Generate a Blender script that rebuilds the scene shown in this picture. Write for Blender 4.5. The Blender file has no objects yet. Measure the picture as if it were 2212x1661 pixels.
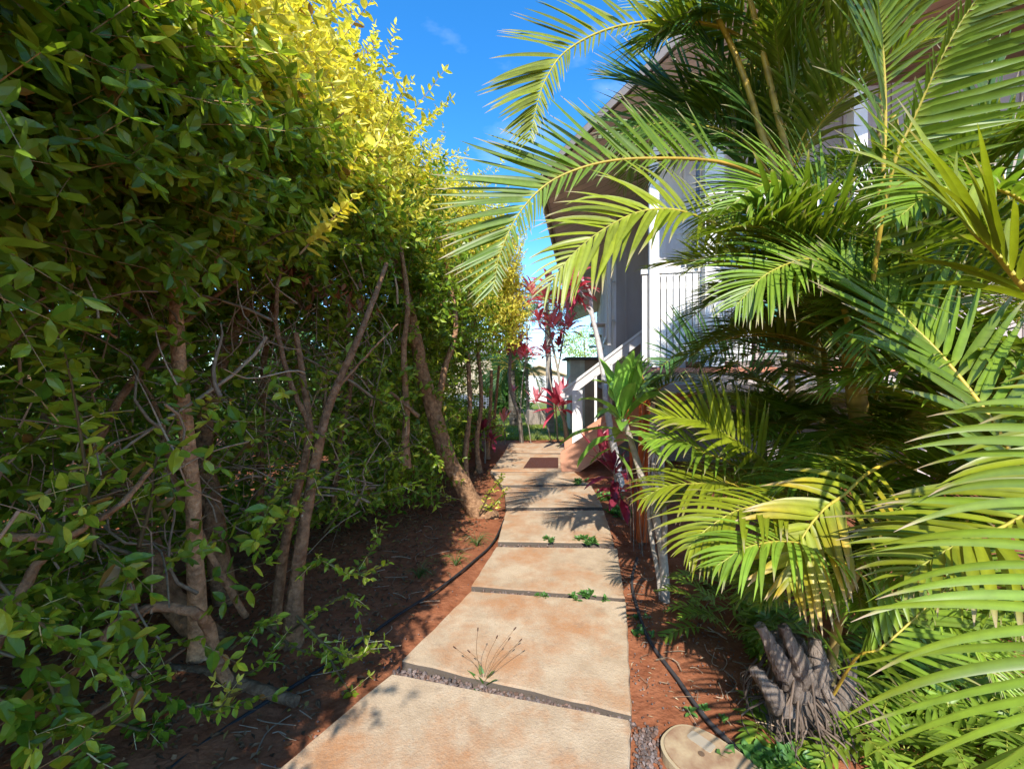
import bpy, math, random
import numpy as np
from mathutils import Vector, Matrix
R = math.radians
rng = np.random.default_rng(7)
random.seed(7)
scene = bpy.context.scene
COL = scene.collection
# ------------------------------------------------------------------ camera, sky, sun, exposure
CAMZ = 1.5
cam_d = bpy.data.cameras.new("camera"); cam = bpy.data.objects.new("camera", cam_d); COL.objects.link(cam)
cam_d.sensor_width = 36; cam_d.lens = 14.57; cam_d.clip_start = 0.02; cam_d.clip_end = 3000
cam.location = (0, 0, CAMZ); cam.rotation_euler = (R(90), 0, 0)
scene.camera = cam
SUN_EL = R(41); SUN_AZ = math.atan2(-0.09, -0.99)          # direction (x,y) towards the sun
tosun = Vector((math.cos(SUN_EL) * -0.09, math.cos(SUN_EL) * -0.996, math.sin(SUN_EL))).normalized()
sd = bpy.data.lights.new("sun", 'SUN'); sd.energy = 4.2; sd.angle = R(0.53); sd.color = (1, .95, .86)
so = bpy.data.objects.new("sun", sd); COL.objects.link(so); so.location = (-20, -40, 50)
so.rotation_euler = tosun.to_track_quat('Z', 'Y').to_euler()
w = bpy.data.worlds.new("World"); scene.world = w; w.use_nodes = True
nt = w.node_tree; nt.nodes.clear()
def wn(t, **k):
    n = nt.nodes.new(t)
    for a, b in k.items(): setattr(n, a, b)
    return n
sky = wn('ShaderNodeTexSky', sky_type='NISHITA', sun_disc=False)
sky.sun_elevation = SUN_EL; sky.sun_rotation = math.atan2(tosun.x, tosun.y)
sky.air_density = 1.0; sky.dust_density = 0.25; sky.ozone_density = 4.0; sky.altitude = 200
tc = wn('ShaderNodeTexCoord'); mp = wn('ShaderNodeMapping'); mp.inputs['Scale'].default_value = (1.0, 1.0, 2.4)
mp.inputs['Location'].default_value = (.35, .2, .1)
nz = wn('ShaderNodeTexNoise'); nz.inputs['Scale'].default_value = 2.3; nz.inputs['Detail'].default_value = 7; nz.inputs['Roughness'].default_value = .55
cr = wn('ShaderNodeValToRGB'); cr.color_ramp.elements[0].position = .56; cr.color_ramp.elements[1].position = .95
cr.color_ramp.elements[1].color = (.42, .42, .42, 1)
sep = wn('ShaderNodeSeparateXYZ'); mr = wn('ShaderNodeMapRange'); mr.inputs[1].default_value = .02; mr.inputs[2].default_value = .36
mr.inputs[3].default_value = .3; mr.inputs[4].default_value = 0
nz2 = wn('ShaderNodeTexNoise'); nz2.inputs['Scale'].default_value = 7; nz2.inputs['Detail'].default_value = 6
mm = wn('ShaderNodeMath', operation='MULTIPLY'); mx = wn('ShaderNodeMath', operation='MAXIMUM')
mix = wn('ShaderNodeMix', data_type='RGBA'); mix.inputs[7].default_value = (8.5, 9.2, 10.2, 1)
hs = wn('ShaderNodeHueSaturation'); hs.inputs['Saturation'].default_value = 1.3; hs.inputs['Value'].default_value = 1.45
bg = wn('ShaderNodeBackground'); bg.inputs[1].default_value = 0.15; out = wn('ShaderNodeOutputWorld')
L = nt.links.new
L(tc.outputs['Generated'], mp.inputs[0]); L(mp.outputs[0], nz.inputs['Vector']); L(nz.outputs['Fac'], cr.inputs[0])
L(tc.outputs['Generated'], sep.inputs[0]); L(sep.outputs[2], mr.inputs[0]); L(mp.outputs[0], nz2.inputs['Vector'])
L(mr.outputs[0], mm.inputs[0]); L(nz2.outputs['Fac'], mm.inputs[1]); L(mm.outputs[0], mx.inputs[0]); L(cr.outputs[0], mx.inputs[1])
L(sky.outputs[0], hs.inputs['Color']); L(hs.outputs[0], mix.inputs[6]); L(mx.outputs[0], mix.inputs[0])
L(mix.outputs[2], bg.inputs[0]); L(bg.outputs[0], out.inputs[0])
scene.view_settings.view_transform = 'Standard'; scene.view_settings.look = 'None'
scene.view_settings.exposure = 0.85; scene.view_settings.gamma = 1
scene.render.engine = 'CYCLES'
scene.cycles.max_bounces = 8; scene.cycles.transparent_max_bounces = 4

# ------------------------------------------------------------------ helpers
F = 895.0
def P(dx, dy, Y):   # photo point (2212 wide view) at distance Y in metres
    return np.array([(dx - 1106) / F * Y, Y, CAMZ - (dy - 830.5) / F * Y])
def G(dx, dy, z=0.0):
    Y = (CAMZ - z) * F / (dy - 830.5)
    return np.array([(dx - 1106) / F * Y, Y, z])
def nrm(v):
    v = np.asarray(v, float); return v / (np.linalg.norm(v, axis=-1, keepdims=True) + 1e-9)
def empty(name, loc, label, cat, group=None):
    o = bpy.data.objects.new(name, None); COL.objects.link(o); o.location = [float(c) for c in loc]; o.empty_display_size = .1
    o['label'] = label; o['category'] = cat
    if group: o['group'] = group
    return o
def tag(o, label=None, cat=None, group=None, kind=None):
    if label: o['label'] = label
    if cat: o['category'] = cat
    if group: o['group'] = group
    if kind: o['kind'] = kind
    return o
class MB:
    """collects faces into one mesh, in world coordinates, with a colour per vertex"""
    def __init__(s): s.V = []; s.C = []; s.L = []; s.T = []; s.M = []; s.n = 0; s.sm = []
    def add(s, V, faces, col=(.5, .5, .5), m=0, smooth=False):
        V = np.asarray(V, float).reshape(-1, 3)
        c = np.asarray(col, float)
        if c.ndim == 1: c = np.tile(c, (len(V), 1))
        s.V.append(V); s.C.append(c)
        if isinstance(faces, np.ndarray):
            s.L.append(faces.ravel() + s.n); s.T.append(np.full(len(faces), faces.shape[1])); k = len(faces)
        else:
            s.L.append(np.array([i for f in faces for i in f]) + s.n); s.T.append(np.array([len(f) for f in faces])); k = len(faces)
        s.M.append(np.full(k, m)); s.sm.append(np.full(k, smooth)); s.n += len(V)
    def box(s, c, size, col=(.5,.5,.5), m=0, rz=0.0, rot=None, bev=0.0):
        h = np.array(size) / 2
        pts = np.array([[x, y, z] for x in (-1, 1) for y in (-1, 1) for z in (-1, 1)]) * h
        if rot is None:
            cz, sz = math.cos(rz), math.sin(rz); rot = np.array([[cz, -sz, 0], [sz, cz, 0], [0, 0, 1]])
        s.add(pts @ np.array(rot).T + np.array(c), [(0,1,3,2),(4,6,7,5),(0,4,5,1),(2,3,7,6),(0,2,6,4),(1,5,7,3)], col, m)
    def beam(s, a, b, w, h, up=(0,0,1), col=(.5,.5,.5), m=0):
        a = np.array(a, float); b = np.array(b, float); t = nrm(b - a)
        u = np.array(up, float); sx = nrm(np.cross(t, u)); uz = np.cross(sx, t)
        s.box((a + b) / 2, (np.linalg.norm(b - a), w, h), col, m, rot=np.stack([t, sx, uz], 1))
    def tube(s, pts, r, seg=6, col=(.5,.5,.5), m=0, cap=True, jit=0.0):
        pts = np.asarray(pts, float); n = len(pts)
        r = np.broadcast_to(np.asarray(r, float), (n,)) if np.ndim(r) else np.full(n, r)
        t = nrm(np.gradient(pts, axis=0)); ref = np.array([0.3, 0.2, 1.0]) if abs(t[:, 2]).mean() < .8 else np.array([1.0, .2, 0])
        a = nrm(np.cross(t, ref)); b = np.cross(t, a)
        th = np.linspace(0, 2 * np.pi, seg, endpoint=False)
        rr = r[:, None] * (1 + jit * rng.normal(size=(n, seg)))
        V = pts[:, None] + rr[..., None] * (np.cos(th)[None, :, None] * a[:, None] + np.sin(th)[None, :, None] * b[:, None])
        i, j = np.meshgrid(np.arange(n - 1), np.arange(seg), indexing='ij'); j2 = (j + 1) % seg
        Fq = np.stack([i*seg+j, i*seg+j2, (i+1)*seg+j2, (i+1)*seg+j], -1).reshape(-1, 4)
        c = np.asarray(col, float)
        if c.ndim == 2: c = np.repeat(c, seg, 0)
        s.add(V, Fq, c, m, True)
        if cap:
            c0 = c[:seg] if c.ndim == 2 else c
            c1 = c[-seg:] if c.ndim == 2 else c
            s.add(V[-1], [tuple(range(seg))], c1, m); s.add(V[0], [tuple(range(seg))[::-1]], c0, m)
    def build(s, name, mats, parent=None):
        me = bpy.data.meshes.new(name)
        if s.n:
            V = np.concatenate(s.V); C = np.concatenate(s.C); Lp = np.concatenate(s.L); T = np.concatenate(s.T); M = np.concatenate(s.M); S = np.concatenate(s.sm)
            off = np.zeros(3)
            if parent is not None: off = np.array(parent.location)
            me.vertices.add(len(V)); me.vertices.foreach_set('co', (V - off).ravel())
            me.loops.add(len(Lp)); me.loops.foreach_set('vertex_index', Lp.astype(np.int32))
            me.polygons.add(len(T)); st = np.concatenate([[0], np.cumsum(T)[:-1]])
            me.polygons.foreach_set('loop_start', st.astype(np.int32)); me.polygons.foreach_set('loop_total', T.astype(np.int32))
            me.polygons.foreach_set('material_index', M.astype(np.int32)); me.polygons.foreach_set('use_smooth', S)
            me.update(calc_edges=True)
            ca = me.color_attributes.new('Col', 'FLOAT_COLOR', 'POINT')
            ca.data.foreach_set('color', np.concatenate([C, np.ones((len(C), 1))], 1).ravel())
        for m in (mats if isinstance(mats, (list, tuple)) else [mats]): me.materials.append(m)
        o = bpy.data.objects.new(name, me); COL.objects.link(o)
        if parent is not None: o.parent = parent
        return o
def bevel(o, w=.01, seg=2):
    m = o.modifiers.new('bevel', 'BEVEL'); m.width = w; m.segments = seg; m.limit_method = 'ANGLE'; return o
def spline(ctrl, n=24):
    """Catmull-Rom through control points"""
    c = np.asarray(ctrl, float); c = np.vstack([2*c[0]-c[1], c, 2*c[-1]-c[-2]])
    k = len(c) - 3; t = np.linspace(0, k - 1e-6, n); i = t.astype(int); f = (t - i)[:, None]
    p0, p1, p2, p3 = c[i], c[i+1], c[i+2], c[i+3]
    return .5 * ((2*p1) + (-p0+p2)*f + (2*p0-5*p1+4*p2-p3)*f**2 + (-p0+3*p1-3*p2+p3)*f**3)
def PS(lst, n=24):   # control list of (dx,dy,Y)
    return spline([P(*q) for q in lst], n)

# ------------------------------------------------------------------ materials
def mat(name):
    m = bpy.data.materials.new(name); m.use_nodes = True; t = m.node_tree
    return m, t, t.nodes['Principled BSDF'], t.nodes['Material Output']
def node(t, ty, **k):
    n = t.nodes.new(ty)
    for a, b in k.items(): setattr(n, a, b)
    return n
def leaf_mat(name, rough=.38, trans=.38, bumpscale=0, spec=.5, tint=(1.25, 1.2, .55)):
    m, t, b, o = mat(name)
    a = node(t, 'ShaderNodeAttribute', attribute_name='Col')
    no = node(t, 'ShaderNodeTexNoise'); no.inputs['Scale'].default_value = 35; no.inputs['Detail'].default_value = 3
    g = node(t, 'ShaderNodeNewGeometry'); t.links.new(g.outputs['Position'], no.inputs['Vector'])
    mr = node(t, 'ShaderNodeMapRange'); mr.inputs[3].default_value = .72; mr.inputs[4].default_value = 1.28
    t.links.new(no.outputs['Fac'], mr.inputs[0])
    mu = node(t, 'ShaderNodeVectorMath', operation='SCALE'); t.links.new(a.outputs['Color'], mu.inputs[0]); t.links.new(mr.outputs[0], mu.inputs['Scale'])
    t.links.new(mu.outputs[0], b.inputs['Base Color']); b.inputs['Roughness'].default_value = rough
    b.inputs['Specular IOR Level'].default_value = spec
    tr = node(t, 'ShaderNodeBsdfTranslucent'); tm = node(t, 'ShaderNodeVectorMath', operation='MULTIPLY'); tm.inputs[1].default_value = tint
    t.links.new(mu.outputs[0], tm.inputs[0]); t.links.new(tm.outputs[0], tr.inputs['Color'])
    mx = node(t, 'ShaderNodeMixShader'); mx.inputs[0].default_value = trans
    t.links.new(b.outputs[0], mx.inputs[1]); t.links.new(tr.outputs[0], mx.inputs[2]); t.links.new(mx.outputs[0], o.inputs[0])
    return m
def noise_mat(name, c1, c2, scale=8, rough=.85, detail=6, bump=.3, bscale=None, lo=.35, hi=.65, c3=None, stretch=(1,1,1), useattr=False, bdist=.01, spec=.3):
    m, t, b, o = mat(name)
    g = node(t, 'ShaderNodeTexCoord'); mp = node(t, 'ShaderNodeMapping'); mp.inputs['Scale'].default_value = stretch
    t.links.new(g.outputs['Object'], mp.inputs[0])
    no = node(t, 'ShaderNodeTexNoise'); no.inputs['Scale'].default_value = scale; no.inputs['Detail'].default_value = detail; no.inputs['Roughness'].default_value = .62
    t.links.new(mp.outputs[0], no.inputs['Vector'])
    cr = node(t, 'ShaderNodeValToRGB'); e = cr.color_ramp.elements; e[0].position = lo; e[0].color = (*c1, 1); e[1].position = hi; e[1].color = (*c2, 1)
    if c3: q = e.new(min(hi + .12, .99)); q.color = (*c3, 1)
    t.links.new(no.outputs['Fac'], cr.inputs[0]); last = cr.outputs[0]
    if useattr:
        a = node(t, 'ShaderNodeAttribute', attribute_name='Col'); mu = node(t, 'ShaderNodeMix', data_type='RGBA', blend_type='MULTIPLY'); mu.inputs[0].default_value = 1
        t.links.new(last, mu.inputs[6]); t.links.new(a.outputs['Color'], mu.inputs[7]); last = mu.outputs[2]
    t.links.new(last, b.inputs['Base Color']); b.inputs['Roughness'].default_value = rough; b.inputs['Specular IOR Level'].default_value = spec
    n2 = node(t, 'ShaderNodeTexNoise'); n2.inputs['Scale'].default_value = bscale or scale * 3; n2.inputs['Detail'].default_value = 8
    t.links.new(mp.outputs[0], n2.inputs['Vector'])
    bp = node(t, 'ShaderNodeBump'); bp.inputs['Strength'].default_value = bump; bp.inputs['Distance'].default_value = bdist
    t.links.new(n2.outputs['Fac'], bp.inputs['Height']); t.links.new(bp.outputs[0], b.inputs['Normal'])
    return m
M_leaf = leaf_mat('hedge_leaf', .36, .46)
M_palm = leaf_mat('palm_leaflet', .40, .36, spec=.45)
M_ti = leaf_mat('ti_leaf', .32, .35, tint=(1.3, .9, .8))
M_fern = leaf_mat('fern_leaf', .42, .4)
M_bark = noise_mat('hedge_bark', (.13,.080,.048), (.30,.20,.125), 22, .9, bump=1, bscale=45, c3=(.50,.46,.38), bdist=.02, useattr=True)
M_twig = noise_mat('twig_bark', (.28,.19,.12), (.48,.35,.23), 30, .9, bump=.4, useattr=True)
M_cane = noise_mat('palm_cane', (.75,.75,.75), (1,1,1), 12, .5, bump=.15, useattr=True, spec=.5)
M_dry = noise_mat('dry_matter', (.7,.7,.7), (1,1,1), 25, .9, bump=.4, useattr=True)
M_flat = noise_mat('plain_tinted', (.86,.86,.86), (1,1,1), 5, .7, bump=.08, useattr=True)

def slab_material():
    m, t, b, o = mat('stained_concrete')
    g = node(t, 'ShaderNodeNewGeometry')
    def ns(s, d=6, r=.6):
        n = node(t, 'ShaderNodeTexNoise'); n.inputs['Scale'].default_value = s; n.inputs['Detail'].default_value = d; n.inputs['Roughness'].default_value = r
        t.links.new(g.outputs['Position'], n.inputs['Vector']); return n
    def ramp(n, a, bb, ca, cb):
        c = node(t, 'ShaderNodeValToRGB'); e = c.color_ramp.elements; e[0].position = a; e[1].position = bb; e[0].color = (*ca, 1); e[1].color = (*cb, 1)
        t.links.new(n.outputs['Fac'], c.inputs[0]); return c
    base = ramp(ns(5, 8, .7), .3, .7, (.40,.285,.18), (.60,.46,.31))
    st = ramp(ns(2.3, 9, .70), .45, .62, (0,0,0), (1,1,1))
    mx = node(t, 'ShaderNodeMix', data_type='RGBA'); mx.inputs[7].default_value = (.44,.20,.08,1)
    mul = node(t, 'ShaderNodeMath', operation='MULTIPLY'); mul.inputs[1].default_value = .82
    t.links.new(st.outputs[0], mul.inputs[0]); t.links.new(mul.outputs[0], mx.inputs[0]); t.links.new(base.outputs[0], mx.inputs[6])
    sp = ramp(ns(150, 4, .85), .54, .68, (0,0,0), (.75,.75,.75))
    m2 = node(t, 'ShaderNodeMix', data_type='RGBA'); m2.inputs[7].default_value = (.24,.20,.16,1)
    t.links.new(sp.outputs[0], m2.inputs[0]); t.links.new(mx.outputs[2], m2.inputs[6])
    mo = ramp(ns(9, 10, .8), .55, .70, (0,0,0), (.5,.5,.5))
    m3 = node(t, 'ShaderNodeMix', data_type='RGBA'); m3.inputs[7].default_value = (.20,.14,.10,1)
    t.links.new(mo.outputs[0], m3.inputs[0]); t.links.new(m2.outputs[2], m3.inputs[6])
    t.links.new(m3.outputs[2], b.inputs['Base Color'])
    # sides of the slab are dirty grey concrete with shade painted into the colour (Normal.z small)
    sn = node(t, 'ShaderNodeSeparateXYZ'); t.links.new(g.outputs['True Normal'], sn.inputs[0])
    mr = node(t, 'ShaderNodeMapRange'); mr.inputs[1].default_value = .1; mr.inputs[2].default_value = .6
    t.links.new(sn.outputs[2], mr.inputs[0])
    m4 = node(t, 'ShaderNodeMix', data_type='RGBA'); m4.inputs[6].default_value = (.12,.095,.075,1)
    t.links.new(mr.outputs[0], m4.inputs[0]); t.links.new(m3.outputs[2], m4.inputs[7]); t.links.new(m4.outputs[2], b.inputs['Base Color'])
    b.inputs['Roughness'].default_value = .9; b.inputs['Specular IOR Level'].default_value = .25
    n = ns(90, 6, .7); bp = node(t, 'ShaderNodeBump'); bp.inputs['Strength'].default_value = .8; bp.inputs['Distance'].default_value = .006
    t.links.new(n.outputs['Fac'], bp.inputs['Height']); t.links.new(bp.outputs[0], b.inputs['Normal'])
    return m
M_slab = slab_material()
M_stub = noise_mat('old_sheath', (.07,.052,.04), (.26,.205,.165), 18, .95, 8, 1, bscale=50, stretch=(1,1,.25), bdist=.03)
M_dirt = noise_mat('red_dirt', (.19,.060,.026), (.36,.140,.068), 9, .95, 10, .8, bscale=40, lo=.3, hi=.7, bdist=.014, spec=.15)
M_lawn = noise_mat('lawn_ground', (.09,.14,.03), (.22,.23,.06), 2.2, .95, 8, .5, bscale=30)
M_grass = leaf_mat('grass_blade', .5, .3)
def grid_mat(): pass

# ------------------------------------------------------------------ ground
def hnoise(x, y):
    return (np.sin(x*1.7+y*.9)*np.cos(y*1.3-x*.4)*.5 + np.sin(x*4.1-y*3.3+1)*.28 + np.sin(x*9.3+y*7.7)*.12 + np.sin(x*17-y*23)*.06)
def ground():
    mb = MB()
    xs = np.concatenate([[-900,-250,-80,-30,-14,-8], np.arange(-5, 5.001, .06), [8,14,30,80,250,900]])
    ys = np.concatenate([[-900,-200,-60,-20,-8,-4], np.arange(-2, 11.5, .06), [13,16,20,30,60,150,400,1500]])
    X, Y = np.meshgrid(xs, ys, indexing='ij')
    fade = np.clip(1 - (np.abs(X) - 4) / 1, 0, 1) * np.clip((11.2 - Y) / .8, 0, 1) * np.clip((Y + 2) / .5, 0, 1)
    Z = (hnoise(X, Y) * .018 + hnoise(X*3.3, Y*3.3) * .006 + rng.normal(size=X.shape) * .0016) * fade
    # higher under the hedge
    Z += np.clip(-X - .9, 0, 1.2) * .07 * fade
    nx, ny = X.shape
    i, j = np.meshgrid(np.arange(nx-1), np.arange(ny-1), indexing='ij')
    Fq = np.stack([i*ny+j, (i+1)*ny+j, (i+1)*ny+j+1, i*ny+j+1], -1).reshape(-1, 4)
    mb.add(np.stack([X, Y, Z], -1), Fq, smooth=True)
    return tag(mb.build('ground', M_dirt), kind='structure')
ground()
mb = MB()
lw = np.array([(-1.2,11.2,.02),(1.35,11.25,.02),(2.2,12.6,.02),(6,15,.02),(30,16,.02),(60,80,.02),(-60,80,.02),(-30,18,.02),(-3,11.5,.02)])
mb.add(lw, [tuple(range(len(lw)))]); tag(mb.build('lawn', M_lawn), kind='structure')
# grass blades
mb = MB(); n = 26000
gy = 11.1 + rng.random(n)**1.8 * 16; gx = -2.5 + rng.random(n) * (5 + (gy - 11) * .35)
k = (gx > -1.5 - (gy-11)*.3) & ~((gx > 1.4) & (gy < 12.4)) & ~((rng.random(n) < .6) & (gx > .5) & (gy < 13)); gx, gy = gx[k], gy[k]; n = len(gx)
h = .03 + rng.random(n) * .05; a = rng.random(n) * 6.28; ww = .006 + .004 * (gy - 10) * .3
dx_, dy_ = np.cos(a) * ww, np.sin(a) * ww; lean = rng.normal(size=(n, 2)) * .02
V = np.stack([np.stack([gx-dx_, gy-dy_, np.full(n, .01)], -1), np.stack([gx+dx_, gy+dy_, np.full(n, .01)], -1), np.stack([gx+lean[:,0], gy+lean[:,1], .02+h], -1)], 1)
cg = np.array([.15,.24,.035])[None] * (.6 + .8 * rng.random((n, 1))) + np.array([.12,.08,0]) * rng.random((n, 1))
mb.add(V, np.arange(n*3).reshape(-1, 3), np.repeat(cg, 3, 0)); tag(mb.build('lawn_grass', M_grass), 'short green lawn grass in the far yard', 'grass', kind='stuff')

# ------------------------------------------------------------------ paving slabs
SL = [ # corners (far-left, far-right, near-right, near-left) in photo points, all at slab-top height, label
 ([(845,1455),(1357,1555),(1357,1900),(440,1800)], 'largest tan paving slab at the bottom of the picture, nearest the camera'),
 ([(1018,1277),(1350,1300),(1361,1537),(873,1423)], 'second paving slab from the camera, orange stain, weed growing at its near edge'),
 ([(1073,1181),(1331,1184),(1347,1288),(1020,1263)], 'third paving slab from the camera, between hedge dirt and black hose end'),
 ([(1094,1103),(1303,1102),(1325,1171),(1077,1167)], 'fourth paving slab from the camera, leaf shadows across its left half'),
 ([(1090,1053),(1277,1049),(1300,1093),(1094,1094)], 'fifth paving slab from the camera, beside the small green bush'),
 ([(1062,1020),(1240,1019),(1273,1044),(1085,1046)], 'cracked shaded paving slab just in front of the doormat slab'),
 ([(1089,979),(1212,981),(1212,1017),(1060,1017)], 'shaded paving slab that carries the dark red doormat'),
 ([(1101,957),(1218,957),(1218,977),(1090,977)], 'farthest paving slab, dark with soil, before the lawn'),
]
for idx, (c, lab) in enumerate(SL):
    zt = .082; q = np.array([G(x, y, zt) for x, y in c])
    n = 14; u = np.linspace(0, 1, n)
    base = q.mean(0) * np.array([1,1,0]); o = None
    mb = MB()
    U, W = np.meshgrid(u, u, indexing='ij')
    top = (q[0][None,None]*(1-U[...,None])*(1-W[...,None]) + q[1][None,None]*U[...,None]*(1-W[...,None]) + q[2][None,None]*U[...,None]*W[...,None] + q[3][None,None]*(1-U[...,None])*W[...,None])
    edge = (np.minimum(np.minimum(U, 1-U), np.minimum(W, 1-W)) < 1e-6)
    top = top + np.where(edge[...,None], rng.normal(size=top.shape) * .0025, 0) * np.array([1,1,0])
    i, j = np.meshgrid(np.arange(n-1), np.arange(n-1), indexing='ij')
    Fq = np.stack([i*n+j, i*n+j+1, (i+1)*n+j+1, (i+1)*n+j], -1).reshape(-1, 4)
    rim = [(i_, 0) for i_ in range(n)] + [(n-1, j_) for j_ in range(1, n)] + [(i_, n-1) for i_ in range(n-2, -1, -1)] + [(0, j_) for j_ in range(n-2, 0, -1)]
    rv = np.array([top[a] for a in rim]); cen = rv.mean(0)
    T = top.reshape(-1, 3)
    lo = rv.copy(); lo[:, 2] = -.06; lo[:, :2] += (lo[:, :2]-cen[:2]) * .012
    mi = rv.copy(); mi[:, 2] -= .010; mi[:, :2] += (mi[:, :2]-cen[:2]) * .012
    k = len(rim); allv = np.vstack([T, mi, lo]); nt_ = len(T)
    fs = [tuple(f) for f in Fq]
    ridx = [a*n+b for a, b in rim]
    for e in range(k):
        e2 = (e+1) % k
        fs.append((ridx[e], ridx[e2], nt_+e2, nt_+e)); fs.append((nt_+e, nt_+e2, nt_+k+e2, nt_+k+e))
    mb.add(allv, fs, smooth=False)
    o = mb.build('paving_slab', M_slab)
    # origin at the slab
    me = o.data; co = np.empty(len(me.vertices)*3); me.vertices.foreach_get('co', co); co = co.reshape(-1,3) - base; me.vertices.foreach_set('co', co.ravel()); o.location = base
    tag(o, lab, 'paving slab', 'concrete slabs of the garden path')

# doormat
mq = [G(x, y, .085) for x, y in [(1146,988),(1206,988),(1206,1011),(1130,1011)]]
mb = MB(); c = np.array(mq); lo = c.copy(); lo[:,2] = .0665
mb.add(np.vstack([c, lo]), [(0,1,2,3)[::-1],(0,4,5,1),(1,5,6,2),(2,6,7,3),(3,7,4,0)])
tag(mb.build('doormat', noise_mat('mat_fibre', (.055,.018,.012), (.13,.045,.03), 60, 1, bump=1, bscale=200)), 'dark red fibre doormat on the slab at the foot of the stairs', 'doormat')

# ------------------------------------------------------------------ leaves, vectorised
LT = {}
def _tpl():
    # detailed leaf: base, 3 rows of (L,M,R), tip ; x width, y length, z
    rows = [(.18,.62),(.45,1.0),(.75,.66)]
    v = [(0,0,0)]
    for y, wd in rows:
        v += [(-wd/2, y, .0), (0, y, -.10), (wd/2, y, .0)]
    v += [(0,1,-.0)]
    f3 = [(0,2,1),(0,3,2),(7,8,10),(8,9,10)]; f4 = [(1,2,5,4),(2,3,6,5),(4,5,8,7),(5,6,9,8)]
    LT['hi'] = (np.array(v, float), np.array(f3), np.array(f4))
    v = [(0,0,0),(-.5,.45,.06),(0,1,-.05),(.5,.45,.06)]
    LT['lo'] = (np.array(v, float), np.array([(0,2,1),(0,3,2)]), None)
_tpl()
def add_leaves(mb, B, D, N, Ln, Wd, col, kind='hi', curl=.18, m=0):
    v, f3, f4 = LT[kind]; n = len(B)
    if n == 0: return
    D = nrm(D); X = nrm(np.cross(D, N)); Nn = np.cross(X, D)
    Ln = np.broadcast_to(Ln, (n,)); Wd = np.broadcast_to(Wd, (n,))
    cu = curl * (.4 + rng.random(n) * 1.4)
    px = v[None,:,0] * Wd[:,None]; py = v[None,:,1] * Ln[:,None]; pz = v[None,:,2] * Wd[:,None] * 2.2 * -1 * -1 - (v[None,:,1]**2) * (cu*Ln)[:,None]
    V = B[:,None] + px[...,None]*X[:,None] + py[...,None]*D[:,None] + pz[...,None]*Nn[:,None]
    k = len(v); off = (np.arange(n)*k)[:,None,None]
    C = np.repeat(np.broadcast_to(col, (n,3)), k, 0)
    start = mb.n
    if f4 is None: mb.add(V, (f3[None]+off).reshape(-1,3), C, m)
    else:
        mb.add(V, (f3[None]+off).reshape(-1,3), C, m)
        F4 = (f4[None]+off).reshape(-1,4) + start
        mb.L.append(F4.ravel()); mb.T.append(np.full(len(F4),4)); mb.M.append(np.full(len(F4),m)); mb.sm.append(np.full(len(F4),False))
GREEN = np.array([.125,.235,.018]); LIME = np.array([.34,.46,.035]); GOLD = np.array([.82,.74,.12]); DARK = np.array([.028,.085,.014])
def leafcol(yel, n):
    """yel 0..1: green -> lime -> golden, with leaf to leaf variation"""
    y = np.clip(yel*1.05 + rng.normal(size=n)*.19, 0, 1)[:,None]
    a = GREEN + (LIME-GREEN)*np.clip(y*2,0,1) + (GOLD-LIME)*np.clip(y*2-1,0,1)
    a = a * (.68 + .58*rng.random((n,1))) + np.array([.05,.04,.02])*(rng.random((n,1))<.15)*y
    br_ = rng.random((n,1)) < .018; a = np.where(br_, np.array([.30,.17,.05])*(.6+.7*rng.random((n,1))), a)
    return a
def sprigs(mb, stem, B, D, length, nn, leaf, yel, kind='hi', droop=.15, stemr=.0016, wr=.54):
    """B,D (k,3): leafy shoots with opposite pairs of leaves. yel (k,) base yellowness"""
    k = len(B)
    if k == 0: return
    D = nrm(D); length = np.broadcast_to(length, (k,)); ref = nrm(rng.normal(size=(k,3)))
    S = nrm(np.cross(D, ref)); T = np.cross(S, D)
    bend = rng.normal(size=(k,3))*.12; bend[:,2] += .10 - droop
    ts = np.linspace(.12, 1, nn)
    for q, t in enumerate(ts):
        p = B + D*(length*t)[:,None] + bend*((length*t**2))[:,None]
        d = nrm(D + 2*bend*t)
        ang = q * 1.57 + rng.random(k)*.5
        side = S*np.cos(ang)[:,None] + T*np.sin(ang)[:,None]
        sz = leaf * (1 - .45*abs(t-.35)) * (.7 + .55*rng.random(k))
        for sgn in (-1, 1):
            dd = nrm(d*.55 + side*sgn + rng.normal(size=(k,3))*.18)
            nn_ = nrm(d*.5 + np.array([0,0,.8]) + rng.normal(size=(k,3))*.35)
            add_leaves(mb, p, dd, nn_, sz, sz*wr*(.85+.3*rng.random(k)), leafcol(yel + .25*(t-.5), k), kind)
    d = nrm(D + 2*bend)
    p = B + D*length[:,None] + bend*length[:,None]
    add_leaves(mb, p, d + rng.normal(size=(k,3))*.1, rng.normal(size=(k,3)), leaf*.8, leaf*.3, leafcol(yel+.2, k), kind)
    if stem is not None:   # 3-sided stems
        t3 = np.array([0,.5,1.0]); P3 = B[:,None] + D[:,None]*(length[:,None]*t3)[...,None] + bend[:,None]*(length[:,None]*t3**2)[...,None]
        th = np.array([0, 2.09, 4.19]); rr = stemr*np.array([1.2,.9,.5])
        V = P3[:,:,None] + rr[None,:,None,None]*(np.cos(th)[None,None,:,None]*S[:,None,None] + np.sin(th)[None,None,:,None]*T[:,None,None])
        V = V.reshape(-1,3); base = (np.arange(k)*9)[:,None,None]
        f = np.array([[a*3+b, a*3+(b+1)%3, (a+1)*3+(b+1)%3, (a+1)*3+b] for a in range(2) for b in range(3)])
        stem.add(V, (f[None]+base).reshape(-1,4), np.array([.8,.75,.5]))
def sph(n):
    return nrm(rng.normal(size=(n,3)))

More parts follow.
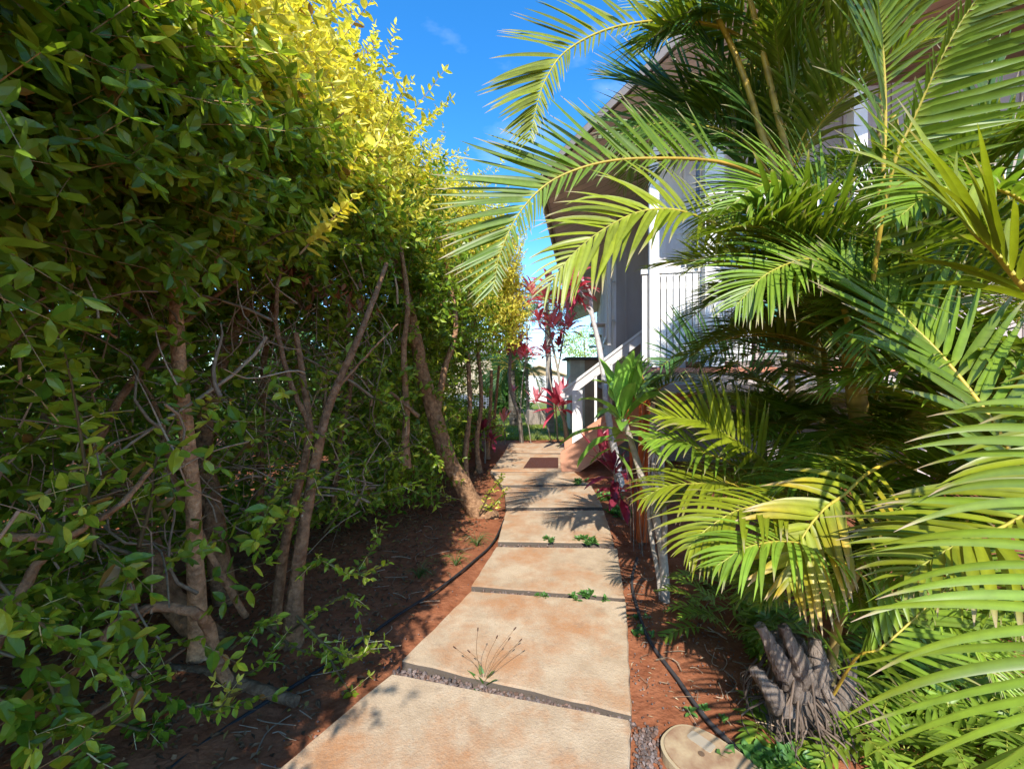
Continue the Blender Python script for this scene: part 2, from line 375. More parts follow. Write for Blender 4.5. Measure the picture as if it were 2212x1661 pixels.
# ------------------------------------------------------------------ the golden hedge on the left
HY  = [-3, 1, 2, 3, 4, 5, 6, 7, 8, 9.6, 11]
HXF = [-1.4,-.92,-.95,-.92,-.76,-.72,-.56,-.26,.08,.26,.0]
HZT = [2.5,2.75,3.45,4.35,4.65,4.6,4.7,4.85,4.9,4.5,4.0]
HZB = [1.9,1.95,2.15,2.3,2.35,2.1,1.8,1.9,2.3,2.5,2.5]
xf = lambda y: np.interp(y, HY, HXF); ztf = lambda y: np.interp(y, HY, HZT); zbf = lambda y: np.interp(y, HY, HZB)
def crown(fol, br, yc, half, dens, leaf, kind, nn=6, ln=.26):
    """fill one shrub's share of the hedge canopy"""
    cl = []
    for k in range(11):
        y = yc + rng.uniform(-half, half); r = rng.uniform(.36, .58)
        zb, zt = zbf(y), ztf(y); f = k / 10
        if k < 7: x = xf(y) - r*.85 - rng.uniform(0,.22); z = zb + r + (zt-zb-2*r)*(k/6)
        else:     x = xf(y) - r - rng.uniform(.5,1.5); z = zt - r*rng.uniform(.9,1.5)
        x -= max(0, z-2.5)*float(np.interp(y,[0,1.5,5,7,8.5],[.25,.42,.36,.22,.08]))
        cl.append((np.array([x,y,z]), np.array([r*1.05, r*1.15, r])))
    for c, r in cl:
        n = int(dens * 4*math.pi*r[0]*r[0])
        d = sph(n); keep = (d[:,0] > -.45) | (d[:,2] > .3); d = d[keep]; n = len(d)
        dep = rng.random(n)**1.5
        B = c + d*r*(1 - .62*dep[:,None])
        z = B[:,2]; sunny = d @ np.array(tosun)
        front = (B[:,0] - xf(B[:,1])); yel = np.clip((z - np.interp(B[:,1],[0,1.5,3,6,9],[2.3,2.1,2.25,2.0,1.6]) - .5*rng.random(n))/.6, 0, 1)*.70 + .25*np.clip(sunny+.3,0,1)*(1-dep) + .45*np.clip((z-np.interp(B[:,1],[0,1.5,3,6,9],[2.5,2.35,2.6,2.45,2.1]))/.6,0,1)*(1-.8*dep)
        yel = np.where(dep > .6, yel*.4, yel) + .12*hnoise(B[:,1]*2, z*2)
        dd = nrm(d + np.array([.15,-.1,.45]) + rng.normal(size=(n,3))*.35)
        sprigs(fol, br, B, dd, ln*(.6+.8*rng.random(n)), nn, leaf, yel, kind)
def shoots(fol, br, B, D, ln, leaf, yel, nn=11, kind='hi'):
    k = len(B); sprigs(fol, br, B, D, ln, nn, leaf, np.broadcast_to(yel,(k,)), kind, droop=.02, stemr=.004)
def twigs(mb, B, D, ln, r, n=8, sag=.25, col=(1,1,1)):
    for b, d, l, rr in zip(B, D, ln, r):
        t = np.linspace(0,1,n)[:,None]; w = rng.normal(size=3)*sag*l; w2 = rng.normal(size=3)*.05*l
        p = b + d*l*t + w*t**2*.5 + w2*np.sin(t*7)
        mb.tube(p, np.linspace(rr, rr*.35, n), 4, np.array(col)*rng.uniform(.6,1.25), cap=False)
hedge_specs = [ # yc, half, density, leaf size, kind, label
 (-2.2,.7,26,.085,'lo','hedge shrub farthest back along the row, behind the viewer'),
 (-.6,.7,30,.085,'lo','hedge shrub just beside and behind the viewer, green leaved'),
 (.75,.55,58,.070,'hi','nearest hedge shrub at the left edge, grey forked bare branches and round green leaves'),
 (1.8,.5,86,.079,'hi','hedge shrub with the smooth straight pale brown trunk, second from the left edge'),
 (2.8,.5,84,.080,'hi','golden hedge shrub with twin speckled trunks rising beside the cut branch ends'),
 (3.8,.5,72,.084,'hi','tall golden hedge shrub whose brown dead leaves hang under its canopy'),
 (4.8,.5,66,.080,'hi','golden hedge shrub on the thick leaning speckled trunk beside the path'),
 (5.9,.55,58,.088,'lo','golden hedge shrub just past the leaning trunk, leafy down to knee height'),
 (7.1,.6,54,.09,'lo','golden hedge shrub with one tall yellow shoot against the sky'),
 (8.4,.6,52,.085,'lo','tall hedge shrub near the lawn, reaching over the path edge'),
 (9.7,.6,50,.085,'lo','last golden hedge shrub before the lawn and neighbouring cabin'),
]
trunk_paths = { # shrub index -> list of (control pts, radius start, radius end)
 2: [([(-60,1500,1.15),(60,1250,1.25),(120,1182,1.3),(258,1091,1.4),(330,1010,1.5)],.016,.008), ([(-40,1158,1.15),(70,1160,1.2),(133,1165,1.25),(210,1120,1.3)],.014,.008),
     ([(-60,395,1.2),(0,375,1.25),(69,330,1.3),(104,295,1.35),(97,226,1.4),(73,174,1.45),(40,120,1.5)],.013,.007), ([(104,295,1.35),(60,250,1.3),(0,190,1.3)],.008,.004),
     ([(-40,282,1.3),(0,278,1.3),(139,260,1.45),(295,226,1.6)],.009,.005), ([(-30,430,1.2),(60,420,1.2),(112,400,1.25),(115,370,1.25),(190,340,1.3)],.007,.004),
     ([(-120,1800,1.3),(-80,1300,1.35),(-60,900,1.4),(-90,500,1.4),(-120,100,1.5)],.05,.03), ([(0,560,1.3),(120,640,1.5),(250,730,1.7)],.010,.006),
     ([(60,1560,1.2),(150,1460,1.3),(230,1400,1.4),(330,1310,1.6)],.012,.005)],
 3: [([(430,1446,2.2),(425,1250,2.15),(415,1050,2.1),(400,900,2.05),(385,750,2.05),(378,560,2.1),(382,430,2.15),(395,300,2.2),(430,120,2.3)],.037,.022),
     ([(560,1500,2.35),(440,1370,2.4),(366,1290,2.45),(320,1180,2.45),(286,1081,2.5),(215,980,2.5),(150,880,2.5),(90,700,2.5),(60,500,2.5)],.075,.04),
     ([(560,1485,2.1),(489,1465,2.0),(450,1353,1.9),(419,1322,1.85),(352,1311,1.8),(300,1322,1.75),(237,1357,1.7),(209,1420,1.65)],.028,.014),
     ([(276,1241,1.78),(284,1290,1.77),(290,1325,1.76)],.014,.018), ([(165,1030,1.5),(163,1075,1.5),(150,1095,1.5)],.010,.012),
     ([(530,1330,2.3),(480,1245,2.2),(420,1130,2.15),(370,1020,2.15),(345,900,2.2),(290,800,2.3)],.018,.010),
     ([(205,960,2.0),(262,860,2.1),(330,770,2.2),(440,660,2.4),(520,600,2.5)],.02,.010), ([(395,740,2.1),(300,680,2.0),(200,590,2.0),(130,480,2.0)],.014,.007)],
 4: [([(632,1405,2.35),(640,1250,2.35),(655,1150,2.35),(672,1050,2.4),(690,950,2.4),(720,850,2.45),(770,740,2.5),(810,640,2.6),(835,570,2.7)],.040,.013),
     ([(590,1450,2.5),(600,1300,2.5),(625,1130,2.5),(655,1010,2.5),(668,920,2.55),(655,820,2.6),(640,720,2.6)],.032,.016), ([(668,920,2.55),(630,830,2.5),(600,720,2.5),(597,640,2.5),(610,560,2.6)],.016,.011),
     ([(520,1480,2.7),(480,1250,2.75),(455,1081,2.8),(440,950,2.9),(470,800,3.0),(540,650,3.1)],.075,.04), ([(720,850,2.45),(800,760,2.5),(860,700,2.6)],.009,.004)],
 5: [([(560,1120,3.4),(562,980,3.4),(568,830,3.4),(575,740,3.4),(600,600,3.5)],.032,.02), ([(875,1010,3.9),(878,880,3.9),(872,760,3.9),(880,650,3.9),(860,500,4)],.035,.02),
     ([(720,1100,3.8),(735,950,3.8),(760,800,3.8),(740,640,3.9)],.03,.018), ([(905,900,3.9),(845,850,3.8),(800,835,3.7),(740,780,3.7)],.02,.008)],
 6: [([(1052,1128,4.78),(1025,1092,4.75),(995,1040,4.7),(965,985,4.65),(940,900,4.6),(915,820,4.5),(900,740,4.4),(880,655,4.35),(850,560,4.4)],.115,.055),
     ([(940,900,4.6),(960,800,4.7),(985,700,4.8),(960,560,4.9)],.04,.02)],
 7: [([(1010,1060,5.9),(1005,980,5.9),(1015,880,5.9),(1010,760,5.9)],.045,.03)], 8: [([(1035,1020,7.0),(1030,950,7.0),(1040,860,7.0),(1030,740,7.0)],.045,.03)],
 9: [([(1052,990,8.3),(1058,900,8.3),(1062,800,8.3)],.045,.03)], 10: [([(1062,970,9.6),(1068,900,9.6),(1078,790,9.6)],.045,.03)],
 0: [([(-900,2900,.01),(-900,2900,.01)],0,0)], 1: [([(-900,2900,.01),(-900,2900,.01)],0,0)],
}
for si, (yc, half, dens, leaf, kind, lab) in enumerate(hedge_specs):
    root = empty('hedge_shrub', (xf(yc)-.6, yc, 0), lab, 'hedge shrub', 'golden hedge shrubs along the left of the path')
    fol, stem, tr, br = MB(), MB(), MB(), MB()
    # trunks
    if si < 2:
        for s_ in range(2):
            b = np.array([xf(yc)-.7-.3*s_, yc+.3*s_, 0]); tr.tube(spline([b, b+[.05,.1,1], b+[.0,-.1,2], b+[.2,0,3]], 14), np.linspace(.06,.03,14), 8, (1,1,1), jit=.05)
    else:
        for c, r0, r1 in trunk_paths[si]:
            pts = PS(c, 26); pts[:, :] += rng.normal(size=pts.shape)*.002
            tone = 2.2 if (si == 3 and r0 == .037) else rng.uniform(1.0,1.4)
            tr.tube(pts, np.linspace(r0, r1, 26)*(1+(.7*np.exp(-np.arange(26)/1.6) if r0>.03 else 0))*(1+.06*np.sin(np.arange(26)*1.9+r0*900)), 12, np.array([1.15,.97,.82])*tone, jit=.05)
    crown(fol, stem, yc, half, dens, leaf, kind, nn=6 if kind=='hi' else 5, ln=.24 if kind=='hi' else .3)
    # back screen of darker leaves low behind the trunks
    n = int({'hi':900,'lo':420}[kind] * (1 if si>=2 else .5)); lf = .095 if kind=='hi' else .10
    B = np.stack([rng.uniform(-3.6,-2.1,n) + (.9 if si > 5 else 0), yc + rng.uniform(-.75,.75,n), rng.uniform(.1,3.7,n)],-1)
    B[:n//4,2] = rng.uniform(2.0,3.2,n//4); B[:n//4,0] += .5
    if si > 5: B[:,0] += rng.uniform(0,.5,n); B[:,2] = np.where((si>=9)&(B[:,0]>-1.7), np.minimum(B[:,2],.6), B[:,2])
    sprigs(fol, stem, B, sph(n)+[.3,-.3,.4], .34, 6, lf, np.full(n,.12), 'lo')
    # middle interior leaves, sparse
    n = {'hi':95,'lo':90}[kind] if si not in (3,4) else 62
    B = np.stack([xf(yc)-rng.uniform(.2,1.1,n), yc+rng.uniform(-half,half,n), rng.uniform(.5,2.4,n)],-1)
    if si >= 6: B[:,0] = xf(B[:,1]) - rng.uniform(0,.7,n) - (0 if si < 7 else .35 if si == 7 else .75)
    sprigs(fol, stem, B, sph(n)+[.5,-.5,.3], .22, 5, leaf*.95, np.full(n,.22), kind)
    if si >= 5:
        n = 120; B = np.stack([rng.uniform(-2.1,-1.05 if si < 8 else -.95,n), yc+rng.uniform(-.6,.6,n), rng.uniform(.15,2.1 if si<9 else 1.1,n)],-1)
        sprigs(fol, stem, B, sph(n)+[.5,-.5,.3], .26, 5, leaf, np.full(n,.3), 'lo')
    # golden shoots rising from the top
    n = 30 if si>=3 else (0 if si==2 else 5)
    yy = yc + rng.uniform(-half,half,n); B = np.stack([xf(yy)-rng.uniform(-.02,.7,n), yy, ztf(yy)-rng.uniform(.0,1.3,n)],-1); B[:,0] -= np.maximum(0,B[:,2]-2.6)*np.interp(yy,[0,1.5,5,7,8.5],[.25,.40,.33,.2,.08])
    if n: shoots(fol, stem, B, np.stack([rng.uniform(0,.9,n), rng.uniform(-.6,.3,n), rng.uniform(.5,1.2,n)],-1), rng.uniform(.3,.85,n) if si>3 else rng.uniform(.25,.45,n), leaf*1.05, .9, 18, kind)
    # tangle of bare twigs under the canopy
    if 2 <= si <= 7:
        n = {2:50,3:110}.get(si, 150 if si<6 else 60)
        B = np.stack([xf(yc)-rng.uniform(.15,1.7,n), yc+rng.uniform(-.5 if si<4 else -.8,.8,n), rng.uniform(.5,2.3,n)],-1)
        az = rng.normal(0.3,.9,n); el = rng.normal(.45,.5,n)
        D = np.stack([np.cos(el)*np.sin(az+.6), -np.cos(el)*np.cos(az)*.4*np.sign(rng.normal(size=n)), np.sin(el)],-1)
        D = nrm(D); D[:,0] = np.where(B[:,0]+D[:,0]*.9 > xf(yc)-.25, -abs(D[:,0]), D[:,0])
        twigs(br, B, nrm(D), rng.uniform(.3,{2:.6,3:.8}.get(si,1.3),n), rng.uniform(.0022,.006,n)*(1 + (rng.random(n)<.12)*1.4))
    tr.build('trunk', M_bark, root)
    if br.n: br.build('bare_twigs', M_twig, root)
    fo = fol.build('foliage', M_leaf, root)
    stem.build('leaf_stems', M_twig, root)
    hedge_specs[si] = root
    # special near leafy branches
    hero = {2: [([(-20,780,1.15),(30,740,1.15),(80,700,1.15),(150,690,1.2)],13,.065,.2), ([(205,1190,1.35),(190,1050,1.3),(165,880,1.25),(140,760,1.2)],12,.07,.45),
                ([(-20,60,1.3),(60,70,1.3),(120,85,1.35),(190,130,1.4)],14,.06,.35), ([(-10,200,1.3),(70,160,1.35),(160,150,1.5)],12,.06,.3),
                ([(-20,1330,1.1),(60,1330,1.15),(150,1390,1.2),(240,1400,1.3)],16,.06,.25), ([(-20,1400,1.1),(90,1450,1.15),(140,1560,1.2),(200,1640,1.3)],16,.06,.15),
                ([(-20,1500,1.05),(40,1540,1.1),(60,1620,1.1)],12,.06,.2), ([(-20,1290,1.2),(100,1270,1.3),(200,1290,1.4)],14,.055,.2), ([(-20,1240,1.05),(80,1340,1.1),(200,1420,1.2),(280,1500,1.3)],18,.055,.12), ([(-20,1480,1.2),(100,1500,1.25),(200,1560,1.3)],14,.06,.12), ([(-20,950,1.3),(60,960,1.3),(120,900,1.3)],10,.06,.1),
                ([(40,1060,1.3),(130,1080,1.3),(170,1010,1.4)],8,.055,.15), ([(-10,640,1.3),(50,600,1.4),(60,540,1.4)],8,.06,.1)],
            3: [([(390,560,1.8),(280,400,1.5),(220,370,1.4),(150,350,1.35)],16,.06,.3), ([(380,560,1.9),(430,500,1.7),(420,450,1.6),(400,440,1.6)],12,.05,.6),
                ([(250,620,1.8),(330,540,1.7),(470,530,1.8),(600,560,1.9)],18,.055,.3), ([(520,560,2.0),(620,500,2.0),(700,520,2.1),(780,530,2.1)],20,.05,.42),
                ([(360,1120,1.8),(330,1040,1.7),(350,960,1.7),(390,880,1.7)],12,.055,.35), ([(300,1180,1.7),(330,1050,1.7),(280,1010,1.65),(230,1000,1.6)],12,.055,.25),
                ([(220,1430,1.6),(330,1490,1.6),(440,1530,1.65),(590,1500,1.7)],24,.055,.22), ([(420,1520,1.65),(470,1530,1.65),(500,1490,1.65)],6,.05,1.0),
                ([(430,900,2.0),(440,880,1.9),(460,860,1.85)],8,.05,.5), ([(250,1560,1.7),(330,1580,1.7),(420,1570,1.8)],12,.055,.1), ([(240,1470,1.6),(330,1400,1.65),(420,1380,1.7)],10,.05,.2)],
            5: [([(700,1150,3.0),(760,1080,3.0),(840,1060,3.0),(900,1040,3.1)],16,.06,.3), ([(720,900,3.2),(800,860,3.1),(880,900,3.0)],14,.06,.3), ([(760,1240,2.9),(800,1190,2.8),(830,1130,2.8)],10,.055,.35), ([(820,1000,3.3),(900,960,3.2),(950,1000,3.1)],14,.06,.3)],
            4: [([(500,1000,2.3),(560,940,2.2),(660,930,2.2),(740,960,2.2)],16,.055,.3), ([(560,1180,2.2),(600,1120,2.1),(650,1100,2.1)],10,.05,.4), ([(640,1330,2.1),(700,1390,2.0),(760,1420,1.95),(800,1405,1.95)],16,.045,.45), ([(500,1400,2.0),(560,1350,2.0),(600,1330,1.95)],10,.05,.35), ([(620,1370,2.3),(700,1310,2.2),(760,1290,2.2),(790,1400,2.1)],14,.05,.4), ([(560,1340,2.2),(640,1400,2.1),(720,1410,2.1),(800,1400,2.1)],22,.045,.4),
                ([(640,1250,2.2),(690,1210,2.1),(760,1240,2.1),(840,1215,2.1)],16,.05,.35), ([(560,1120,2.3),(600,1060,2.2),(640,1030,2.2),(680,1020,2.2)],14,.05,.45),
                ([(660,1060,2.3),(740,1010,2.5),(860,990,2.6)],16,.05,.3), ([(700,1400,2.2),(740,1470,2.1),(760,1500,2.0)],10,.045,.4), ([(480,1480,2.1),(560,1440,2.0),(590,1400,2.0)],10,.045,.35)],
            6: [([(1035,1110,4.6),(1060,1060,4.5),(1085,1030,4.4)],14,.05,.6), ([(1045,1110,4.5),(1075,1080,4.4),(1090,1065,4.4)],14,.05,.6), ([(1000,1080,4.5),(960,1070,4.4),(940,1050,4.4)],10,.05,.5)],
           }.get(si, [])
    for hi, (c, nl, lf, yl) in enumerate(hero):
        fb = MB(); sb = fb; pts = PS(c, 30); sb.tube(pts, np.linspace(.006,.002,30)*min(1.4, c[0][2]*.8), 5, (.22,.17,.09), cap=False)
        seglen = np.linspace(4, 29, nl).astype(int); p = pts[seglen]; t = nrm(np.gradient(pts, axis=0))[seglen]
        sd_ = nrm(np.cross(t, [0,.3,1]))
        for sg in (-1,1):
            k = nl; sz = lf*(.75+.5*rng.random(k))
            add_leaves(fb, p, t*.5+sd_*sg+rng.normal(size=(k,3))*.25, np.array([0,-.5,1])+rng.normal(size=(k,3))*.4, sz, sz*.5, leafcol(np.full(k,yl),k), 'hi')
        # side sprigs
        k = max(2, nl//3); ii = rng.integers(6,29,k)
        sprigs(fb, sb, pts[ii], nrm(np.gradient(pts,axis=0))[ii]*.6+sph(k)*.8, .09, 3, lf*.9, np.full(k,yl), 'hi')
        fb.build('leafy_branch', [M_leaf], root)

# dead brown leaves hanging in the hedge
fb = MB(); pts = PS([(600,560,2.9),(650,590,2.8),(720,630,2.75),(790,660,2.7)], 60)
k = 90; ii = rng.integers(0,60,k); add_leaves(fb, pts[ii]+rng.normal(size=(k,3))*.05, rng.normal(size=(k,3))*.4+[0,0,-1], rng.normal(size=(k,3)), .06, .028, np.array([.24,.10,.045])*(.6+.7*rng.random((k,1))), 'hi', curl=.5)
fb.build('dead_leaves', M_dry, hedge_specs[5])
# ------------------------------------------------------------------ palms
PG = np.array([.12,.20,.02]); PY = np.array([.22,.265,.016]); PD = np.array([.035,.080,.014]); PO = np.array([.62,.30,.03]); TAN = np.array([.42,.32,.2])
RACH = np.array([.62,.40,.045]); RACHG = np.array([.33,.36,.05])
def frond(mb, ctrl, n=44, Lmax=.5, w=.032, up=(0,0,1), a0=62, a1=28, vee=25, droop=.35, col=PG, tip=None, sides=(1,1), r0=.009, t0=.12, seg=8, rcol=RACH, dry=.22, lo=.55, jit=.05, bare=True, sag=0, endr=.0018):
    pts = spline(ctrl, 70); T = nrm(np.gradient(pts, axis=0)); up = np.array(up, float)
    S = nrm(np.cross(T, up)); U = np.cross(S, T)
    mb.tube(pts, np.linspace(r0, endr, 70), 6, np.linspace(rcol, RACHG, 70), m=1)
    for sg, fac in zip((1,-1), sides):
        if fac == 0: continue
        t = np.linspace(t0, .995, n) + rng.normal(size=n)*.003; t = np.clip(t, 0, 1)
        x = t*69; i = np.clip(x.astype(int), 0, 68); f = (x-i)[:,None]
        p = pts[i]*(1-f)+pts[i+1]*f; Tt, Ss, Uu = T[i], S[i]*sg, U[i]
        q = (t-t0)/(1-t0)
        L = Lmax*fac*(lo + (1-lo)*np.sin(np.clip(q/.7,0,1)*np.pi*.5+.3)/1.0)*np.clip((1.12-q)*2.0, .28, 1)*(1+rng.normal(size=n)*.05)
        ang = np.radians(a0+(a1-a0)*q + rng.normal(size=n)*3.5); ve = np.radians(vee + rng.normal(size=n)*6)
        d0 = np.cos(ang)[:,None]*Tt + np.sin(ang)[:,None]*(np.cos(ve)[:,None]*Ss + np.sin(ve)[:,None]*Uu)
        s = np.linspace(0, 1, seg+1); dr = droop*(1+rng.normal(size=n)*.3)
        lat = rng.normal(size=(n,3))*jit
        D = d0[:,None]*np.ones(seg+1)[None,:,None] + (s**1.4)[None,:,None]*(dr[:,None,None]*np.array([0,0,-1.]) + lat[:,None]) 
        D = nrm(D); C = np.concatenate([np.zeros((n,1,3)), np.cumsum(D[:,:-1],1)],1)*(L/seg)[:,None,None] + p[:,None]
        Nn = nrm(Uu[:,None] - (Uu[:,None]*D).sum(-1,keepdims=True)*D + rng.normal(size=(n,1,3))*.12); X = np.cross(D, Nn)
        wp = np.minimum(1, .35+s*5)*np.clip(1-s**2.6, .03, 1); ww = w*(.85+.3*rng.random(n))*np.clip(L/Lmax*1.3,.45,1)
        hw = (ww[:,None]*wp[None])[...,None]/2
        V = np.stack([C - X*hw + Nn*hw*.30, C, C + X*hw + Nn*hw*.30], 2)   # n,seg+1,3,3
        g = np.arange(seg)
        f4 = np.array([[a*3+b, a*3+b+1, (a+1)*3+b+1, (a+1)*3+b] for a in g for b in (0,1)])
        Fq = (f4[None] + (np.arange(n)*(seg+1)*3)[:,None,None]).reshape(-1,4)
        base = np.asarray(col)[None]*(.75+.5*rng.random((n,1))) + (PY-PG)*.25*rng.random((n,1))
        cc = np.repeat(base[:,None], seg+1, 1)
        if tip is not None: 
            k = (s**1.5)[None,:,None]*(.35+.65*rng.random((n,1,1))); cc = cc*(1-k)+np.array(tip)*k
        dd = (rng.random(n) < dry*2.5)[:,None,None]*np.clip((s-.82)/.1,0,1)[None,:,None]; cc = cc*(1-dd)+TAN*dd
        cc = cc.copy(); cc[:,0] = cc[:,0]*.5 + RACHG*.6
        cc = np.repeat(cc[:,:,None], 3, 2); cc[:,:,1] *= 1.3
        mb.add(V.reshape(-1,3), Fq, cc.reshape(-1,3), 0, True)
def arc(base, az, el, L, bend=.9, n=7):
    """control points of a frond starting at base, heading az/el, bending down"""
    p = [np.array(base, float)]; e = el
    for k in range(n):
        p.append(p[-1] + L/n*np.array([math.cos(e)*math.cos(az), math.cos(e)*math.sin(az), math.sin(e)])); e -= bend/n*(1+.5*k/n)
    return p
def cane(root, ctrl, r, ring=.13, col0=(.22,.20,.10), col1=(.55,.33,.04), name='cane', seg=12):
    mb = MB(); n = 60; pts = spline(ctrl, n); ln = np.concatenate([[0],np.cumsum(np.linalg.norm(np.diff(pts,axis=0),axis=1))])
    ph = (ln/ring)%1; rr = np.linspace(r, r*.62, n)*(1+.10*np.exp(-((ph-.5)/.09)**2))
    k = np.linspace(0,1,n)[:,None]; c = np.array(col0)*(1-k)+np.array(col1)*k
    c = c*np.where(np.abs(ph-.5)<.1, .62, 1)[:,None]*(.85+.3*rng.random((n,1)))
    mb.tube(pts, rr, seg, c, jit=.02); return mb.build(name, M_cane, root)
def pp(*l): return [P(*q) for q in l]
PG_ = 'yellow-stemmed palms on the right of the path'
palms = {}
def palm(key, loc, lab): palms[key] = empty('areca_palm', loc, lab, 'palm', PG_)
palm('A', G(1720,1560), 'low palm with a swollen grey base and orange-tipped drooping frond, lowest on the right')
palm('B', (2.0,2.45,0), 'palm whose ringed yellow-grey cane stands clear of the leaves in the right half')
palm('C', (2.05,3.5,0), 'tall palm with yellow canes crossing the porch roof, one frond arching over the path')
palm('D', (2.1,1.1,0), 'nearest palm at the right edge, broad bright leaflets reaching in from outside the frame')
palm('E', (2.3,4.5,0), 'shaded palm growing against the terracotta ledge of the porch')
palm('F', (1.75,3.4,0), 'palm with feathery yellow-green fronds beside the green ti plant')
palm('G', (4.0,3.5,0), 'palm in front of the brown porch wall at the far right')
